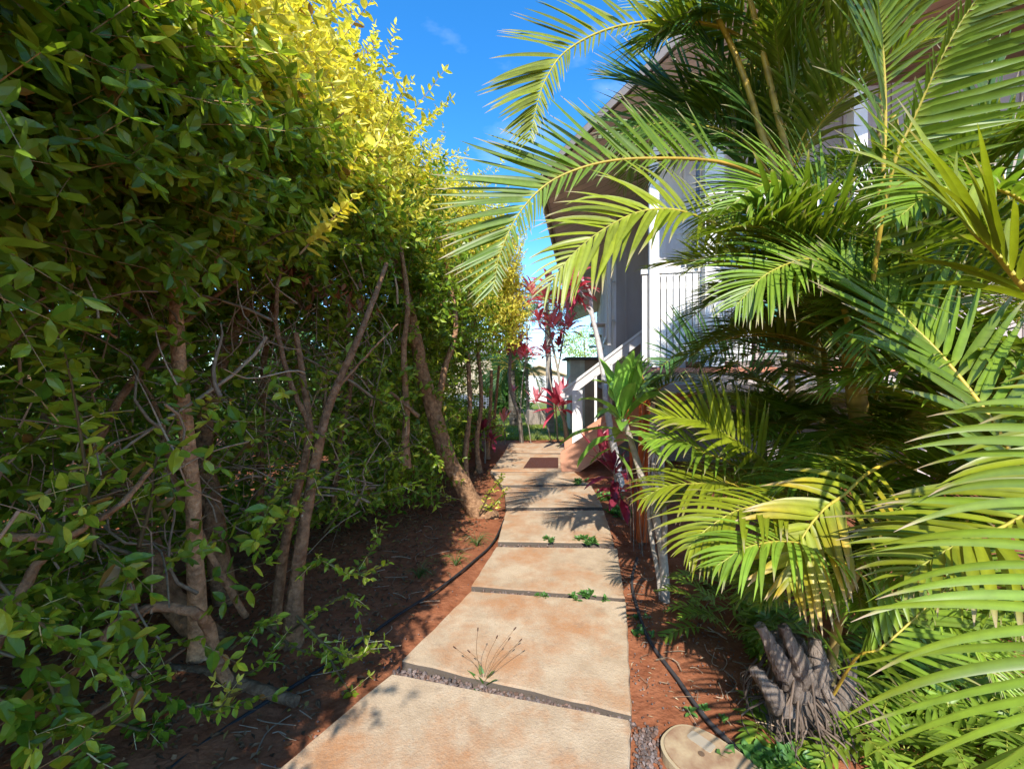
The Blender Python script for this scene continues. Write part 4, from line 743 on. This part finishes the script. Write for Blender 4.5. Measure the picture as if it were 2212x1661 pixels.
for lab, x, y, z, k, L_ in [('creeping weed in the gap before the third slab, right half', 1268,1287,.085,7,.09), ('creeping weed in the gap before the third slab, left of its twin', 1170,1283,.085,4,.07), ('creeping weed spreading at the gap beyond the fourth slab, right part', 1268,1166,.09,8,.12), ('tiny weed at the near edge of the fourth slab, left of the bigger one', 1182,1165,.09,4,.09),
    ('oval-leaved weed on the red soil touching the black hose', 1392,1372,.01,4,.1), ('blue-green weed mat at the lower end of the black hose', 1665,1640,.02,12,.14), ('tiny weed beside the hose below the swollen base', 1535,1530,.02,3,.07), ('small weed beside the red soil at the far hose end', 1380,1335,.01,4,.08), ('leafy weed at the right edge of the cracked slab', 1255,1040,.09,8,.15), ('weed clump between the fourth slab and the grey ti stems', 1345,1105,.02,10,.2), ('low green weeds beside the right edge of the fifth slab', 1310,1075,.02,8,.22)]:
    weed(lab, G(x,y,z), k, L_, L_*.28, WG if x<1300 else WG*1.2, 'mat')
for lab, x, y, n in [('spiky grass tuft alone on the shaded red dirt', 905,1250,34), ('grass tuft at the foot of the leaning trunk', 1030,1180,44), ('grass tuft between the drip line and the leaning trunk', 985,1222,26)]:
    c = G(x,y); mb = MB()
    for k in range(n):
        a = rng.random()*6.28; L_ = rng.uniform(.08,.2); mb.tube(spline([c, c+[math.cos(a)*L_*.4,math.sin(a)*L_*.4,L_*.55], c+[math.cos(a)*L_,math.sin(a)*L_,L_*.35]],6), [.0022,.002,.0018,.0014,.001,.0005], 3, np.array([.10,.19,.04])*rng.uniform(.6,1.3), cap=False)
    o = mb.build('grass_tuft', M_fern); co = np.empty(len(o.data.vertices)*3); o.data.vertices.foreach_get('co', co); o.data.vertices.foreach_set('co', (co.reshape(-1,3)-c).ravel()); o.location = c; tag(o, lab, 'grass tuft', 'grass tufts on the dirt')

# ------------------------------------------------------------------ hoses, meter lid, litter, gravel
mb = MB(); pts = np.array([G(x,y,.018) for x,y in [(1376,1205),(1365,1260),(1380,1326),(1405,1388),(1462,1463),(1529,1554),(1611,1632),(1660,1680)]]); pts[1:,2] += hnoise(pts[1:,0],pts[1:,1])*.01
mb.tube(spline(pts, 60), .0105, 10, (.055,.05,.05)); tag(mb.build('garden_hose', M_flat), 'black plastic irrigation pipe running over the sunlit red soil on the right', 'hose')
mb = MB(); pts = [G(x,y,.03) for x,y in [(1090,1120),(1066,1170),(1026,1209),(948,1271),(850,1334),(780,1385),(660,1465),(560,1525),(440,1605),(330,1690)]]
mb.tube(spline(pts, 70), .009, 8, (.03,.028,.028)); tag(mb.build('drip_line', M_flat), 'black drip line lying in the hedge shade left of the slabs', 'hose')
LC = G(1545,1655,.03); ang = R(-52)
root = empty('meter_box_lid', LC, 'dirty tan oval valve box lid set in the red soil under the black pipe', 'valve box lid')
def oval(a, b, n=48, e=2.6):
    th = np.linspace(0, 2*np.pi, n, endpoint=False); return np.stack([np.sign(np.cos(th))*np.abs(np.cos(th))**(2/e)*a, np.sign(np.sin(th))*np.abs(np.sin(th))**(2/e)*b],-1)
def rot2(p, z): 
    c, s = math.cos(ang), math.sin(ang); return np.stack([LC[0]+p[:,0]*c-p[:,1]*s, LC[1]+p[:,0]*s+p[:,1]*c, np.full(len(p), z)],-1)
def disc(mb, a, b, z0, z1, col, e=2.6, cx=0, cy=0):
    q = oval(a,b,e=e)+[cx,cy]; n = len(q); V = np.vstack([rot2(q,z1),rot2(q,z0)]); mb.add(V, [tuple(range(n))]+[(i,(i+n),((i+1)%n)+n,(i+1)%n) for i in range(n)], col)
mb = MB(); disc(mb,.205,.138,-.03,.034,(.46,.36,.22)); mb.build('lid_rim', M_flat, root)
mb = MB(); disc(mb,.192,.125,.03,.040,(.60,.44,.27)); o = mb.build('lid_plate', noise_mat('lid_dirt',(.26,.14,.08),(.46,.34,.20),9,.8,bump=.2), root)
mb = MB(); disc(mb,.012,.012,.035,.0425,(.16,.10,.06),2,-.055,.0); disc(mb,.012,.012,.035,.0425,(.40,.18,.08),2,.035,-.03); mb.build('bolt_cap', M_flat, root)
mb = MB(); disc(mb,.05,.026,.035,.0425,(.42,.35,.26),8,-.085,.055); mb.build('faded_label', M_flat, root)
# gravel
def pebbles(mb, C, s, col):
    n = len(C); t = (1+5**.5)/2
    iv = nrm(np.array([(-1,t,0),(1,t,0),(-1,-t,0),(1,-t,0),(0,-1,t),(0,1,t),(0,-1,-t),(0,1,-t),(t,0,-1),(t,0,1),(-t,0,-1),(-t,0,1)]))
    fc = np.array([(0,11,5),(0,5,1),(0,1,7),(0,7,10),(0,10,11),(1,5,9),(5,11,4),(11,10,2),(10,7,6),(7,1,8),(3,9,4),(3,4,2),(3,2,6),(3,6,8),(3,8,9),(4,9,5),(2,4,11),(6,2,10),(8,6,7),(9,8,1)])
    V = C[:,None] + iv[None]*s[:,None,None]*rng.uniform(.6,1.2,(n,1,3))*(1+.18*rng.normal(size=(n,12,1)))
    mb.add(V.reshape(-1,3), (fc[None]+(np.arange(n)*12)[:,None,None]).reshape(-1,3), np.repeat(col,12,0))
mb = MB(); C = []
a, b = (G(845,1455,.082)+G(873,1423,.082))/2, (G(1357,1555,.082)+G(1361,1537,.082))/2
for k in range(2600):
    t = rng.random(); p = a*(1-t)+b*t; C.append([p[0]+rng.normal()*.02, p[1]+rng.normal()*.022, rng.uniform(.0,.055)])
for k in range(380):
    C.append([*G(rng.uniform(1368,1400)+abs(rng.normal())*18, rng.uniform(1575,1700))[:2], rng.uniform(-.004,.016)])
for (xa,ya,xb,yb) in [(1018,1270,1348,1294),(1075,1174,1329,1178),(1094,1098,1302,1097),(1085,1050,1275,1047)]:
    for k in range(700):
        t = rng.random(); p = G(xa,ya,.082)*(1-t)+G(xb,yb,.082)*t; C.append([p[0], p[1]+rng.normal()*.02, rng.uniform(.02,.062)])
for k in range(1500):
    x = rng.uniform(.55,1.25); y = rng.uniform(1.5,5.2); C.append([x+ (y-1.5)*.0, y, .012+.018*hnoise(x,y)])
for k in range(900):
    y = rng.uniform(1.3,5); C.append([-.25-rng.random()*1.6, y, .012+.018*hnoise(-.8,y)])
C = np.array(C); s = np.where(np.arange(len(C))<5700, rng.uniform(.004,.011,len(C)), rng.uniform(.0015,.006,len(C)))
pebbles(mb, C, s, np.array([.15,.13,.125])[None]*(.4+1.1*rng.random((len(C),1)))+np.array([.10,.03,.0])*rng.random((len(C),1)))
tag(mb.build('gravel', M_dry), 'grey crushed gravel in the slab gaps and scattered over the soil', 'gravel', kind='stuff')
mb = MB(); n = 9500
y = rng.uniform(1.1,7.5,n); x = np.interp(y,[1,2.4,4.8,8],[-1.1,-.62,-.2,-.3]) - rng.random(n)**.7*np.interp(y,[1,8],[2,1.3]); 
add_leaves(mb, np.stack([x,y,.018*hnoise(x,y)+.012+np.clip(-x-.9,0,1.2)*.07],-1), np.stack([rng.normal(size=n),rng.normal(size=n),rng.normal(size=n)*.12],-1), np.array([0,0,1])+rng.normal(size=(n,3))*.3, rng.uniform(.02,.05,n), rng.uniform(.01,.022,n), np.array([.22,.12,.06])[None]*(.35+1.1*rng.random((n,1)))+np.array([.10,.10,.0])*(rng.random((n,1))<.12), 'lo')
n = 420; y = rng.uniform(1.5,4.5,n); x = rng.uniform(.62,1.4,n)
add_leaves(mb, np.stack([x,y,.018*hnoise(x,y)+.010],-1), np.stack([rng.normal(size=n),rng.normal(size=n),rng.normal(size=n)*.1],-1), np.array([0,0,1])+rng.normal(size=(n,3))*.3, rng.uniform(.012,.035,n), rng.uniform(.004,.010,n), np.array([.50,.36,.22])[None]*(.5+.8*rng.random((n,1))), 'lo')
tag(mb.build('leaf_litter', M_dry), 'dry fallen leaves and bits scattered under the hedge and palms', 'leaf litter', kind='stuff')
mb = MB()
for k in range(230):
    if k < 150: y = rng.uniform(1.2,5.5); x = np.interp(y,[1,2.4,4.8,8],[-1.0,-.6,-.25,-.3])-rng.random()*1.6
    else: y = rng.uniform(1.65,3.2); x = rng.uniform(.65,1.3)
    a = rng.random()*6.28; l = rng.uniform(.05,.22)*(1 if k<150 else .6); p = np.array([x,y,.02]); q = p+[math.cos(a)*l,math.sin(a)*l,.01]
    mb.tube(spline([p,(p+q)/2+rng.normal(size=3)*[.02,.02,.004],q],6), rng.uniform(.0012,.0035), 4, np.array([.42,.30,.2])*rng.uniform(.4,1.3), cap=False)
tag(mb.build('fallen_twigs', M_dry), 'thin dry twigs strewn on the soil beside the path', 'twigs', kind='stuff')
mb = MB(); mb.tube([G(330,1440,.05),G(450,1452,.05),G(540,1482,.05),G(640,1515,.05)][0:4], [.02,.027,.029,.024], 10, (.9,.85,.8), jit=.05); mb.tube(spline([P(300,1450,2.0),P(330,1440,2.2),G(360,1442,.06)],6), .028, 10, (.9,.85,.8)); 
tag(mb.build('fallen_log', M_bark), 'rough brown log lying at the foot of the straight pale trunk', 'log')
mb = MB(); mb.tube(spline([P(60,1640,1.45),P(120,1590,1.5),P(250,1510,1.6),P(330,1450,1.7),P(400,1400,1.8)],20), np.linspace(.012,.006,20), 8, (.8,.75,.7), jit=.05)
tag(mb.build('fallen_branch', M_bark), 'thin dead branch slanting up from the lower left corner', 'branch')

# ------------------------------------------------------------------ house
HO = np.array([2.07,6.1]); Hu = np.array([.984,-.178]); Hv = np.array([.178,.984]); HA = math.atan2(Hu[1],Hu[0])
def HL(a,b,z): return np.array([HO[0]+Hu[0]*a+Hv[0]*b, HO[1]+Hu[1]*a+Hv[1]*b, z])
def hbox(mb, a0,a1,b0,b1,z0,z1,col=(1,1,1),m=0): mb.box(HL((a0+a1)/2,(b0+b1)/2,(z0+z1)/2), (a1-a0,b1-b0,z1-z0), col, m, rz=HA)
house = empty('wooden_house', HL(0,0,0), 'raised pale wooden house with battened walls, white posts and a wide brown eave', 'house')
roofz = lambda a: 4.78+.35*(a+1.62) if a < 5 else 4.78+.35*(6.62)-.35*(a-5)
TAU = np.array([.46,.39,.355]); WH = np.array([.80,.79,.76]); SOF = np.array([.66,.54,.48]); GRY=np.array([.76,.72,.70])
M_house = noise_mat('house_paint', (.84,.82,.80), (1,1,1), 3, .6, bump=.12, useattr=True, bscale=40, stretch=(1,1,.3))
prow_a = np.array([-1.62,-.67,.71,5.0]); prow_b = np.array([.21,-.66,-1.90,-1.93])
def astart(b): return -1.62 if b >= .21 else float(np.interp(-b, -prow_b, prow_a))
mb = MB()
bs = list(np.arange(-1.9, 15.2, .22))
for b in bs:
    a0, a1 = astart(b+.004), astart(b+.212); t = SOF*rng.uniform(.88,1.1)
    V = [HL(a0,b+.004,roofz(a0)), HL(5,b+.004,roofz(5)), HL(5,b+.212,roofz(5)), HL(a1,b+.212,roofz(a1))]
    mb.add(V, [(0,1,2,3)], t)
    V2 = [v+[0,0,.02] for v in V]; mb.add(V2, [(0,1,2,3)], t*.4)
    V3 = [HL(a0,b,roofz(a0)+.022), HL(5,b,roofz(5)+.022), HL(5,b+.22,roofz(5)+.022), HL(a1,b+.22,roofz(a1)+.022)]; mb.add(V3, [(0,1,2,3)], t*.3)
    V4 = [HL(5,b,roofz(5)), HL(11.6,b,4.78), HL(11.6,b+.22,4.78), HL(5,b+.22,roofz(5))]; mb.add(V4, [(0,1,2,3)], t)
mb.build('soffit', M_house, house)
mb = MB()  # roof covering + fascia + gutter
pl_ = [(a,b) for a,b in zip(prow_a,prow_b)]
top = [HL(a-.03,b-.03,roofz(a)+.14) for a,b in pl_]+[HL(5,15.3,roofz(5)+.14),HL(-1.66,15.3,4.78+.14)]
mb.add(top, [tuple(range(len(top)))], (.45,.42,.40)); V=[HL(5,-1.93,roofz(5)+.14),HL(11.6,-1.93,4.92),HL(11.6,15.3,4.92),HL(5,15.3,roofz(5)+.14)]; mb.add(V,[(0,1,2,3)],(.45,.42,.40))
mb.build('roof', M_house, house)
mb = MB()
for (a0,b0),(a1,b1) in zip(pl_[:-1],pl_[1:]):
    mb.beam(HL(a0-.03,b0-.03,roofz(a0)+.06), HL(a1-.03,b1-.03,roofz(a1)+.06), .03, .11, col=TAU*.55)
mb.beam(HL(-1.64,.2,4.84), HL(-1.64,15.2,4.84), .03,.18, col=TAU*.8); mb.build('fascia', M_house, house)
mb = MB(); n=15
for (o_,r_) in ((0,.06),):
    th = np.linspace(0,np.pi,9)
    for yy0,yy1 in ((.15,15.25),):
        A = [HL(-1.72-.06*math.cos(t), yy0, 4.84-.07*math.sin(t)) for t in th]; B_ = [HL(-1.72-.06*math.cos(t), yy1, 4.84-.07*math.sin(t)) for t in th]
        mb.add(A+B_, [(i,i+1,i+10,i+9) for i in range(8)], SOF*.32); A2=[HL(-1.72-.054*math.cos(t), yy0, 4.84-.064*math.sin(t)) for t in th]; B2=[HL(-1.72-.054*math.cos(t), yy1, 4.84-.064*math.sin(t)) for t in th]; mb.add(A2+B2, [(i,i+1,i+10,i+9) for i in range(8)], SOF*.32)
mb.build('gutter', M_house, house)
# walls
mb = MB(); 
def vwall(mb, a0,b0,a1,b1,z0,z1,th=.05,col=TAU,pitch=.19,bat=True,z1b=None):
    p, q = HL(a0,b0,z0), HL(a1,b1,z0); d = q-p; L_ = np.linalg.norm(d); t = d/L_; nn_ = np.array([t[1],-t[0],0])
    c = (p+q)/2; rz = math.atan2(t[1],t[0]); mb.box([c[0],c[1],(z0+z1)/2],(L_,th,z1-z0),col,rz=rz)
    if bat:
        for s in np.arange(pitch/2, L_, pitch):
            for sg in (-1,1):
                pc = p+t*s+nn_*sg*(th/2+.010); mb.box([pc[0],pc[1],(z0+z1)/2],(.038,.022,z1-z0-.004),np.array(col)*1.06,rz=rz)
vwall(mb, -.38,2.4,-.42,15.0,1.5,5.05,col=GRY)
mb.build('side_wall', M_house, house)
mb = MB(); vwall(mb, -.36,2.42,8,2.42,1.5,5.1,col=TAU*.8,pitch=.4); vwall(mb,.12,.6,1.4,.6,1.8,5.4,col=GRY*1.1,pitch=.3); vwall(mb,1.3,.3,8.5,.3,1.8,5.7,col=TAU*.9,pitch=.3); mb.box(HL(3.2,15.05,3.2),(7.2,.06,3.6),TAU,rz=HA); mb.box(HL(4,7,1.45),(9.2,16,.1),TAU*.6,rz=HA) 
mb.build('wall', M_house, house)
mb = MB(); [hbox(mb,a,a+.073,-.018,.012,1.83,3.118,WH*rng.uniform(.86,1.0)) for a in np.arange(-.15,1.33,.088)]; hbox(mb,-.15,1.35,.02,.05,1.9,2.0,WH*.8); hbox(mb,-.15,1.35,.02,.05,2.9,3.0,WH*.8); hbox(mb,-.13,1.33,.09,.10,1.83,3.1,GRY*.5); hbox(mb,-.17,1.36,-.04,.04,3.12,3.19,WH); mb.build('porch_balustrade', M_house, house)
for a, wd, z0 in ((.0,.13,1.75),(.79,.25,1.75),(2.6,.16,1.75),(5.0,.16,1.75)):
    mb = MB(); hbox(mb,a-wd/2,a+wd/2,-.10-wd/2,-.02+wd*.0-.0,z0,roofz(a)-.02,WH); mb.build('post', M_house, house)
mb = MB(); hbox(mb,.93,8,-.12,-.02,4.06,4.2,WH); hbox(mb,.93,8,-.10,-.04,2.95,3.02,WH); 
for a in np.arange(1.5,8,.62): hbox(mb,a-.03,a+.03,-.095,-.045,3.02,4.06,WH)
mb.build('window_frame', M_house, house)
m_gl, t_, b_, o_ = mat('dark_glass'); b_.inputs['Base Color'].default_value=(.02,.03,.035,1); b_.inputs['Roughness'].default_value=.08; b_.inputs['Specular IOR Level'].default_value=.8
mb = MB(); hbox(mb,.95,8,-.03,-.02,3.02,4.06); mb.build('window_pane', m_gl, house)
mb = MB(); vwall(mb,1.38,-.02,8.2,-.02,1.83,2.95,th=.04,col=TAU,pitch=.25); mb.build('front_wall', M_house, house)
mb = MB(); hbox(mb,1.42,1.78,-.085,-.07,1.95,2.65,(.10,.30,.24)); mb.build('teal_panel', M_flat, house)
mb = MB(); hbox(mb,-.25,8.4,-.18,.9,1.67,1.735,(.55,.22,.13)); mb.build('porch_floor', M_flat, house)
mb = MB(); hbox(mb,-.2,8.3,-.12,-.02,1.36,1.668,TAU*.9)
for a in np.arange(-.1,8,.42): hbox(mb,a,a+.12,-.08,-.0,1.737,1.828,TAU*.75)
mb.build('floor_beam', M_house, house)
for a in (.03,1.6,3.3,5.0,6.7):
    mb = MB(); hbox(mb,a-.11,a+.11,-.14,.08,0,1.355,TAU*1.05); hbox(mb,a-.14,a+.14,-.17,.11,1.22,1.30,TAU*.9); mb.build('pier', M_house, house)
mb = MB(); hbox(mb,-.3,8.4,2.2,2.3,0,1.49,TAU*.35); mb.build('void_shade_wall', M_house, house)  # dark-coloured panel standing in for the shaded void under the floor
mb = MB(); p = HL(-.50,2.30,0); mb.tube([p+[0,0,2.3],p+[0,0,3.3],p+[0,0,4.9]], .05, 12, WH*.8); 
for z in (2.8,3.6,4.4): mb.box(p+[0.05,0,z],(.14,.05,.03),WH*.6,rz=HA)
mb.build('downpipe', M_house, house)
mb = MB(); p = HL(.60,-.10,0); mb.tube([p+[0,0,3.2],p+[0,0,4.2],p+[0,0,5.3]], .028, 10, (.16,.19,.26)); mb.build('conduit', M_flat, house)
for b0 in (4.2,6.6,10.5):
    fr = MB(); a = -.45
    for (bb0,bb1,z0,z1) in ((b0,b0+.07,2.7,4.3),(b0+1.33,b0+1.4,2.7,4.3),(b0+.66,b0+.74,2.7,4.3),(b0,b0+1.4,4.3,4.38),(b0-.06,b0+1.46,2.62,2.70)): hbox(fr,a-.05,a+.04,bb0,bb1,z0,z1,WH)
    fo = fr.build('window', M_house, house); gl = MB(); hbox(gl,a-.012,a+.0,b0+.07,b0+1.33,2.70,4.30); g = gl.build('pane', m_gl); g.parent = fo; g.matrix_parent_inverse = fo.matrix_world.inverted()
    co = np.empty(len(g.data.vertices)*3); g.data.vertices.foreach_get('co',co); g.data.vertices.foreach_set('co',(co.reshape(-1,3)-np.array(house.location)).ravel()); g.matrix_parent_inverse = Matrix.Identity(4)
    aw = MB(); hbox(aw,a-.42,a-.05,b0+.02,b0+.68,3.02,3.05,WH); s_ = aw.build('awning_sash', M_house, house)
# stairs
st = empty('staircase', HL(-1.35,1.5,0), 'peach concrete stairs climbing to the porch with a white handrail', 'stairs')
PEACH = np.array([.58,.29,.18]); M_peach = noise_mat('peach_paint', (.86,.84,.82),(1,1,1),4,.7,bump=.1,useattr=True)
slope = .70; a0 = -1.40; run = 2.25
for b in (.88, 2.12):
    mb = MB(); zt = lambda a: .33+slope*(a-a0); zb = lambda a: max(-.02, zt(a)-.52)
    aa = [a0, a0+.42, a0+run]; prof = [(a0,zt(a0)),(a0+run,zt(a0+run)),(a0+run,zb(a0+run)),(a0+.29,-.02),(a0,-.02)]
    V = [HL(a,b-.045,z) for a,z in prof]+[HL(a,b+.045,z) for a,z in prof]; k=5
    mb.add(V, [tuple(range(5)),tuple(range(9,4,-1))]+[(i,(i+5),((i+1)%5)+5,(i+1)%5) for i in range(5)], PEACH); mb.build('stringer', M_peach, st)
for k in range(9):
    mb = MB(); a = a0+.10+k*.25; z = .175*(k+1)-.0; hbox(mb,a,a+.29,.926,2.074,z-.05,z,PEACH*.85); mb.build('tread', M_peach, st)
rl = lambda a: 1.40+.76*(a-a0)
mb = MB(); mb.beam(HL(a0-.05,2.12,rl(a0-.05)), HL(a0+2.1,2.12,rl(a0+2.1)), .10,.045,col=WH); mb.beam(HL(a0-.05,2.12,rl(a0-.05)-.13), HL(a0+2.1,2.12,rl(a0+2.1)-.13), .04,.15,col=GRY*.9); mb.build('handrail', M_house, st)
mb = MB(); hbox(mb,a0+.16,a0+.36,2.02,2.22,.30,rl(a0+.26)-.21,WH); mb.build('newel_post', M_house, st)
mb = MB(); hbox(mb,a0+1.95,a0+2.10,2.02,2.22,1.5,rl(a0+2.0)-.21,WH); mb.build('newel_post', M_house, st)
for a in np.arange(a0+.62,a0+1.9,.30):
    mb = MB(); hbox(mb,a-.025,a+.025,2.10,2.15,.33+slope*(a-a0)-.02,rl(a)-.19,WH); mb.build('baluster', M_house, st)

# ------------------------------------------------------------------ far things
cab = empty('neighbour_cabin', (-2.4,25,0), 'tan vertical-board cabin with grey lattice skirting seen past the hedge end', 'cabin')
mb = MB(); TN = np.array([.62,.50,.34]); mb.box((-6.2,28,2.15),(10,6,2.4),TN*.9)
for x in np.arange(-9,-1.25,.22): mb.box((x,24.985,2.15),(.03,.03,2.4),TN*.5)
mb.box((-1.2,24.98,2.1),(.1,.06,2.5),TN*.9); mb.build('wall', M_flat, cab)
mb = MB(); mb.box((-6.2,28,.93),(9.9,5.9,.10),(.75,.68,.55)); 
for x in np.arange(-11,-1.3,.16): mb.box((x,25.02,.42),(.05,.03,.9),(.16,.18,.22))
for z in np.arange(.1,.9,.14): mb.box((-6.2,25.04,z),(9.8,.02,.04),(.18,.20,.24))
mb.build('lattice_skirting', M_flat, cab); mb = MB(); mb.box((-6.2,28,.42),(9.7,5.6,.84),(.03,.03,.035)); mb.build('crawl_space_shade', M_flat, cab)  # near-black block behind the lattice stands in for the shade under the cabin
mb = MB(); V=[(-11.6,24.6,3.3),(-.9,24.6,3.3),(-.9,31.4,3.3),(-11.6,31.4,3.3),(-11.6,28,4.6),(-.9,28,4.6)]; mb.add(V,[(0,1,5,4),(3,4,5,2),(0,4,3),(1,2,5)],(.30,.28,.26)); mb.build('roof', M_flat, cab)
gar = empty('garage', (2.6,34,0), 'small white garage with a low tan gable roof beyond the lawn', 'garage')
mb = MB(); mb.box((2.4,37,1.1),(4.6,6,2.2),(.82,.80,.76)); mb.add([(.1,34,2.2),(4.7,34,2.2),(2.2,34,3.05),(.1,40,2.2),(4.7,40,2.2),(2.2,40,3.05)],[(0,1,2),(3,5,4)],(.45,.33,.18)); mb.build('wall', M_flat, gar)
mb = MB(); mb.add([(-.3,33.7,2.12),(2.2,33.7,3.12),(5.1,33.7,2.12),(-.3,40.4,2.12),(2.2,40.4,3.12),(5.1,40.4,2.12)],[(0,3,4,1),(1,4,5,2)],(.50,.40,.26)); 
V = np.array([(-.3,33.7,2.12),(2.2,33.7,3.12),(5.1,33.7,2.12)]); mb.add(np.vstack([V,V-[0,0,.12]]),[(0,1,4,3),(1,2,5,4)],(.55,.42,.25)); mb.build('roof', M_flat, gar)
shed = empty('garden_shed', P(1262,900,14)*[1,1,0], 'low shed of brown and cream boards with a flat dark roof behind the handrail', 'shed')
mb = MB(); x0,x1 = P(1232,0,13.5)[0], P(1330,0,13.5)[0]
for k,x in enumerate(np.arange(x0,x1,.16)): mb.box((x+.08,14,1.15),(.155,.9,2.3),(np.array([.78,.68,.50]) if k<3 else np.array([.55,.36,.22]))*rng.uniform(.85,1.1))
mb.build('wall', M_flat, shed); mb = MB(); mb.box(((x0+x1)/2,13.95,2.35),(x1-x0+.3,1.2,.07),(.16,.13,.11)); mb.build('roof', M_flat, shed)
mb = MB(); c = P(1160,0,15.5)*[1,1,0]; mb.box(c+[0,0,.28],(.75,.6,.56),(.34,.28,.24),rz=.2); o=mb.build('stone_block', M_dry); bevel(o,.04); tag(o,'brown weathered stone block sitting on the lawn','stone block')
# blob trees beyond
def bush(name, lab, cat, c, rx, rz, n, col, size=.25, trunk=True, grp=None):
    root = empty(name, [c[0],c[1],0], lab, cat, grp); mb = MB(); c = np.array(c,float)
    d = sph(n); r = (.45+.6*rng.random(n))[:,None]; r *= (1+.25*np.sin(d[:,:1]*5+d[:,2:]*7+c[0]))
    B = c + d*r*np.array([rx,rx,rz]); add_leaves(mb, B, d+rng.normal(size=(n,3))*.7, rng.normal(size=(n,3)), size*rng.uniform(.6,1.3,n), size*.5, np.asarray(col)*(.6+.8*rng.random((n,1))), 'lo')
    mb.build('crown', M_fern, root)
    if trunk: m2 = MB(); m2.tube(spline([[c[0],c[1],0],[c[0]+.1,c[1],c[2]*.5],[c[0],c[1],c[2]+rz*.3]],8), np.linspace(.14,.05,8), 8, (.9,.9,.9)); 
    m2.build('trunk', M_bark, root)
bush('shade_tree','dense dark green tree between the cabin and the date palm','tree',(-.25,21,1.5),.95,2.2,3200,(.05,.13,.02),.3)
bush('shade_tree','light green shrubby tree rising over the flat roof of the shed','tree',(5.9,34,4.7),2.6,1.5,2600,(.45,.56,.2),.2)
bush('shade_tree','far green tree behind the white garage','tree',(-1.6,48,1.8),3.4,2.1,2400,(.07,.14,.04),.5)
bush('shade_tree','distant tree low on the horizon behind the garage roof, right side','tree',(6,52,1.2),4,1.2,2400,(.09,.15,.06),.5)
# background wall of neighbours' greenery left behind hedge
for k,(x,y,h) in enumerate([(-6.3,2.4,3.4),(-6.4,5.5,3.5),(-6.0,9.0,3.4),(-6.5,13,3.4),(-4.9,17.5,2.6)]):
    bush('backyard_bush', ['leafy bush glimpsed through the nearest hedge branches','leafy bush behind the straight pale trunk, across the neighbouring yard','leafy bush seen through the hedge behind the leaning trunk','bush behind the far hedge shrubs','bush near the cabin beyond the hedge row'][k], 'bush', (x,y,h*.55), 2.3, h*.62, 4200, (.07,.16,.03), .2, grp='bushes in the yard behind the hedge')
def farpalm(lab, ctrl, r, crown, nf, L_, col, Lm, bend, er, ring=.16, tc=((.36,.32,.28),(.42,.38,.33))):
    root = empty('palm_tree', ctrl[0], lab, 'palm'); cane(root, ctrl, r, ring, tc[0], tc[1], 'trunk')
    for k in range(nf):
        mb = MB(); frond(mb, arc(crown, k*2.4, rng.uniform(*er), L_*rng.uniform(.8,1.1), bend), n=30, Lmax=Lm, w=.03, droop=.4, col=col, r0=.012, seg=4); mb.build('frond', [M_palm, M_cane], root)
farpalm('tall palm with a pale ringed trunk rising behind the red ti leaves', [G(1190,935), P(1188,860,12.6), P(1184,760,12.6), P(1180,655,12.6)], .12, P(1178,650,12.6), 16, 1.6, np.array([.20,.28,.10]), .5, 2.0, (.0,1.2))
farpalm('date palm with fine dark feathery fronds left of the ringed trunk', [G(1110,920), P(1106,860,15), P(1106,800,15)], .16, P(1106,795,15), 26, 1.9, np.array([.05,.12,.05]), .5, 1.7, (-.3,1.3), tc=((.12,.1,.08),(.14,.12,.09)))
farpalm('small palm with pale drooping fronds left of the ringed trunk, high up', [G(1142,915), P(1138,800,15.5), P(1138,700,15.5)], .07, P(1138,695,15.5), 12, 1.5, np.array([.20,.26,.12]), .4, 2.4, (.2,1.3))
mb = MB()
for dz in (0,.5): 
    t = np.linspace(-30,40,20)[:,None]; mb.tube(np.hstack([t, np.full((20,1),60.), 9.5-dz+ (t/40)**2*1.2]), .03, 4, (.05,.05,.05), cap=False)
tag(mb.build('power_line', M_flat), 'pair of thin power lines crossing the pale sky beyond the shed', 'power line')
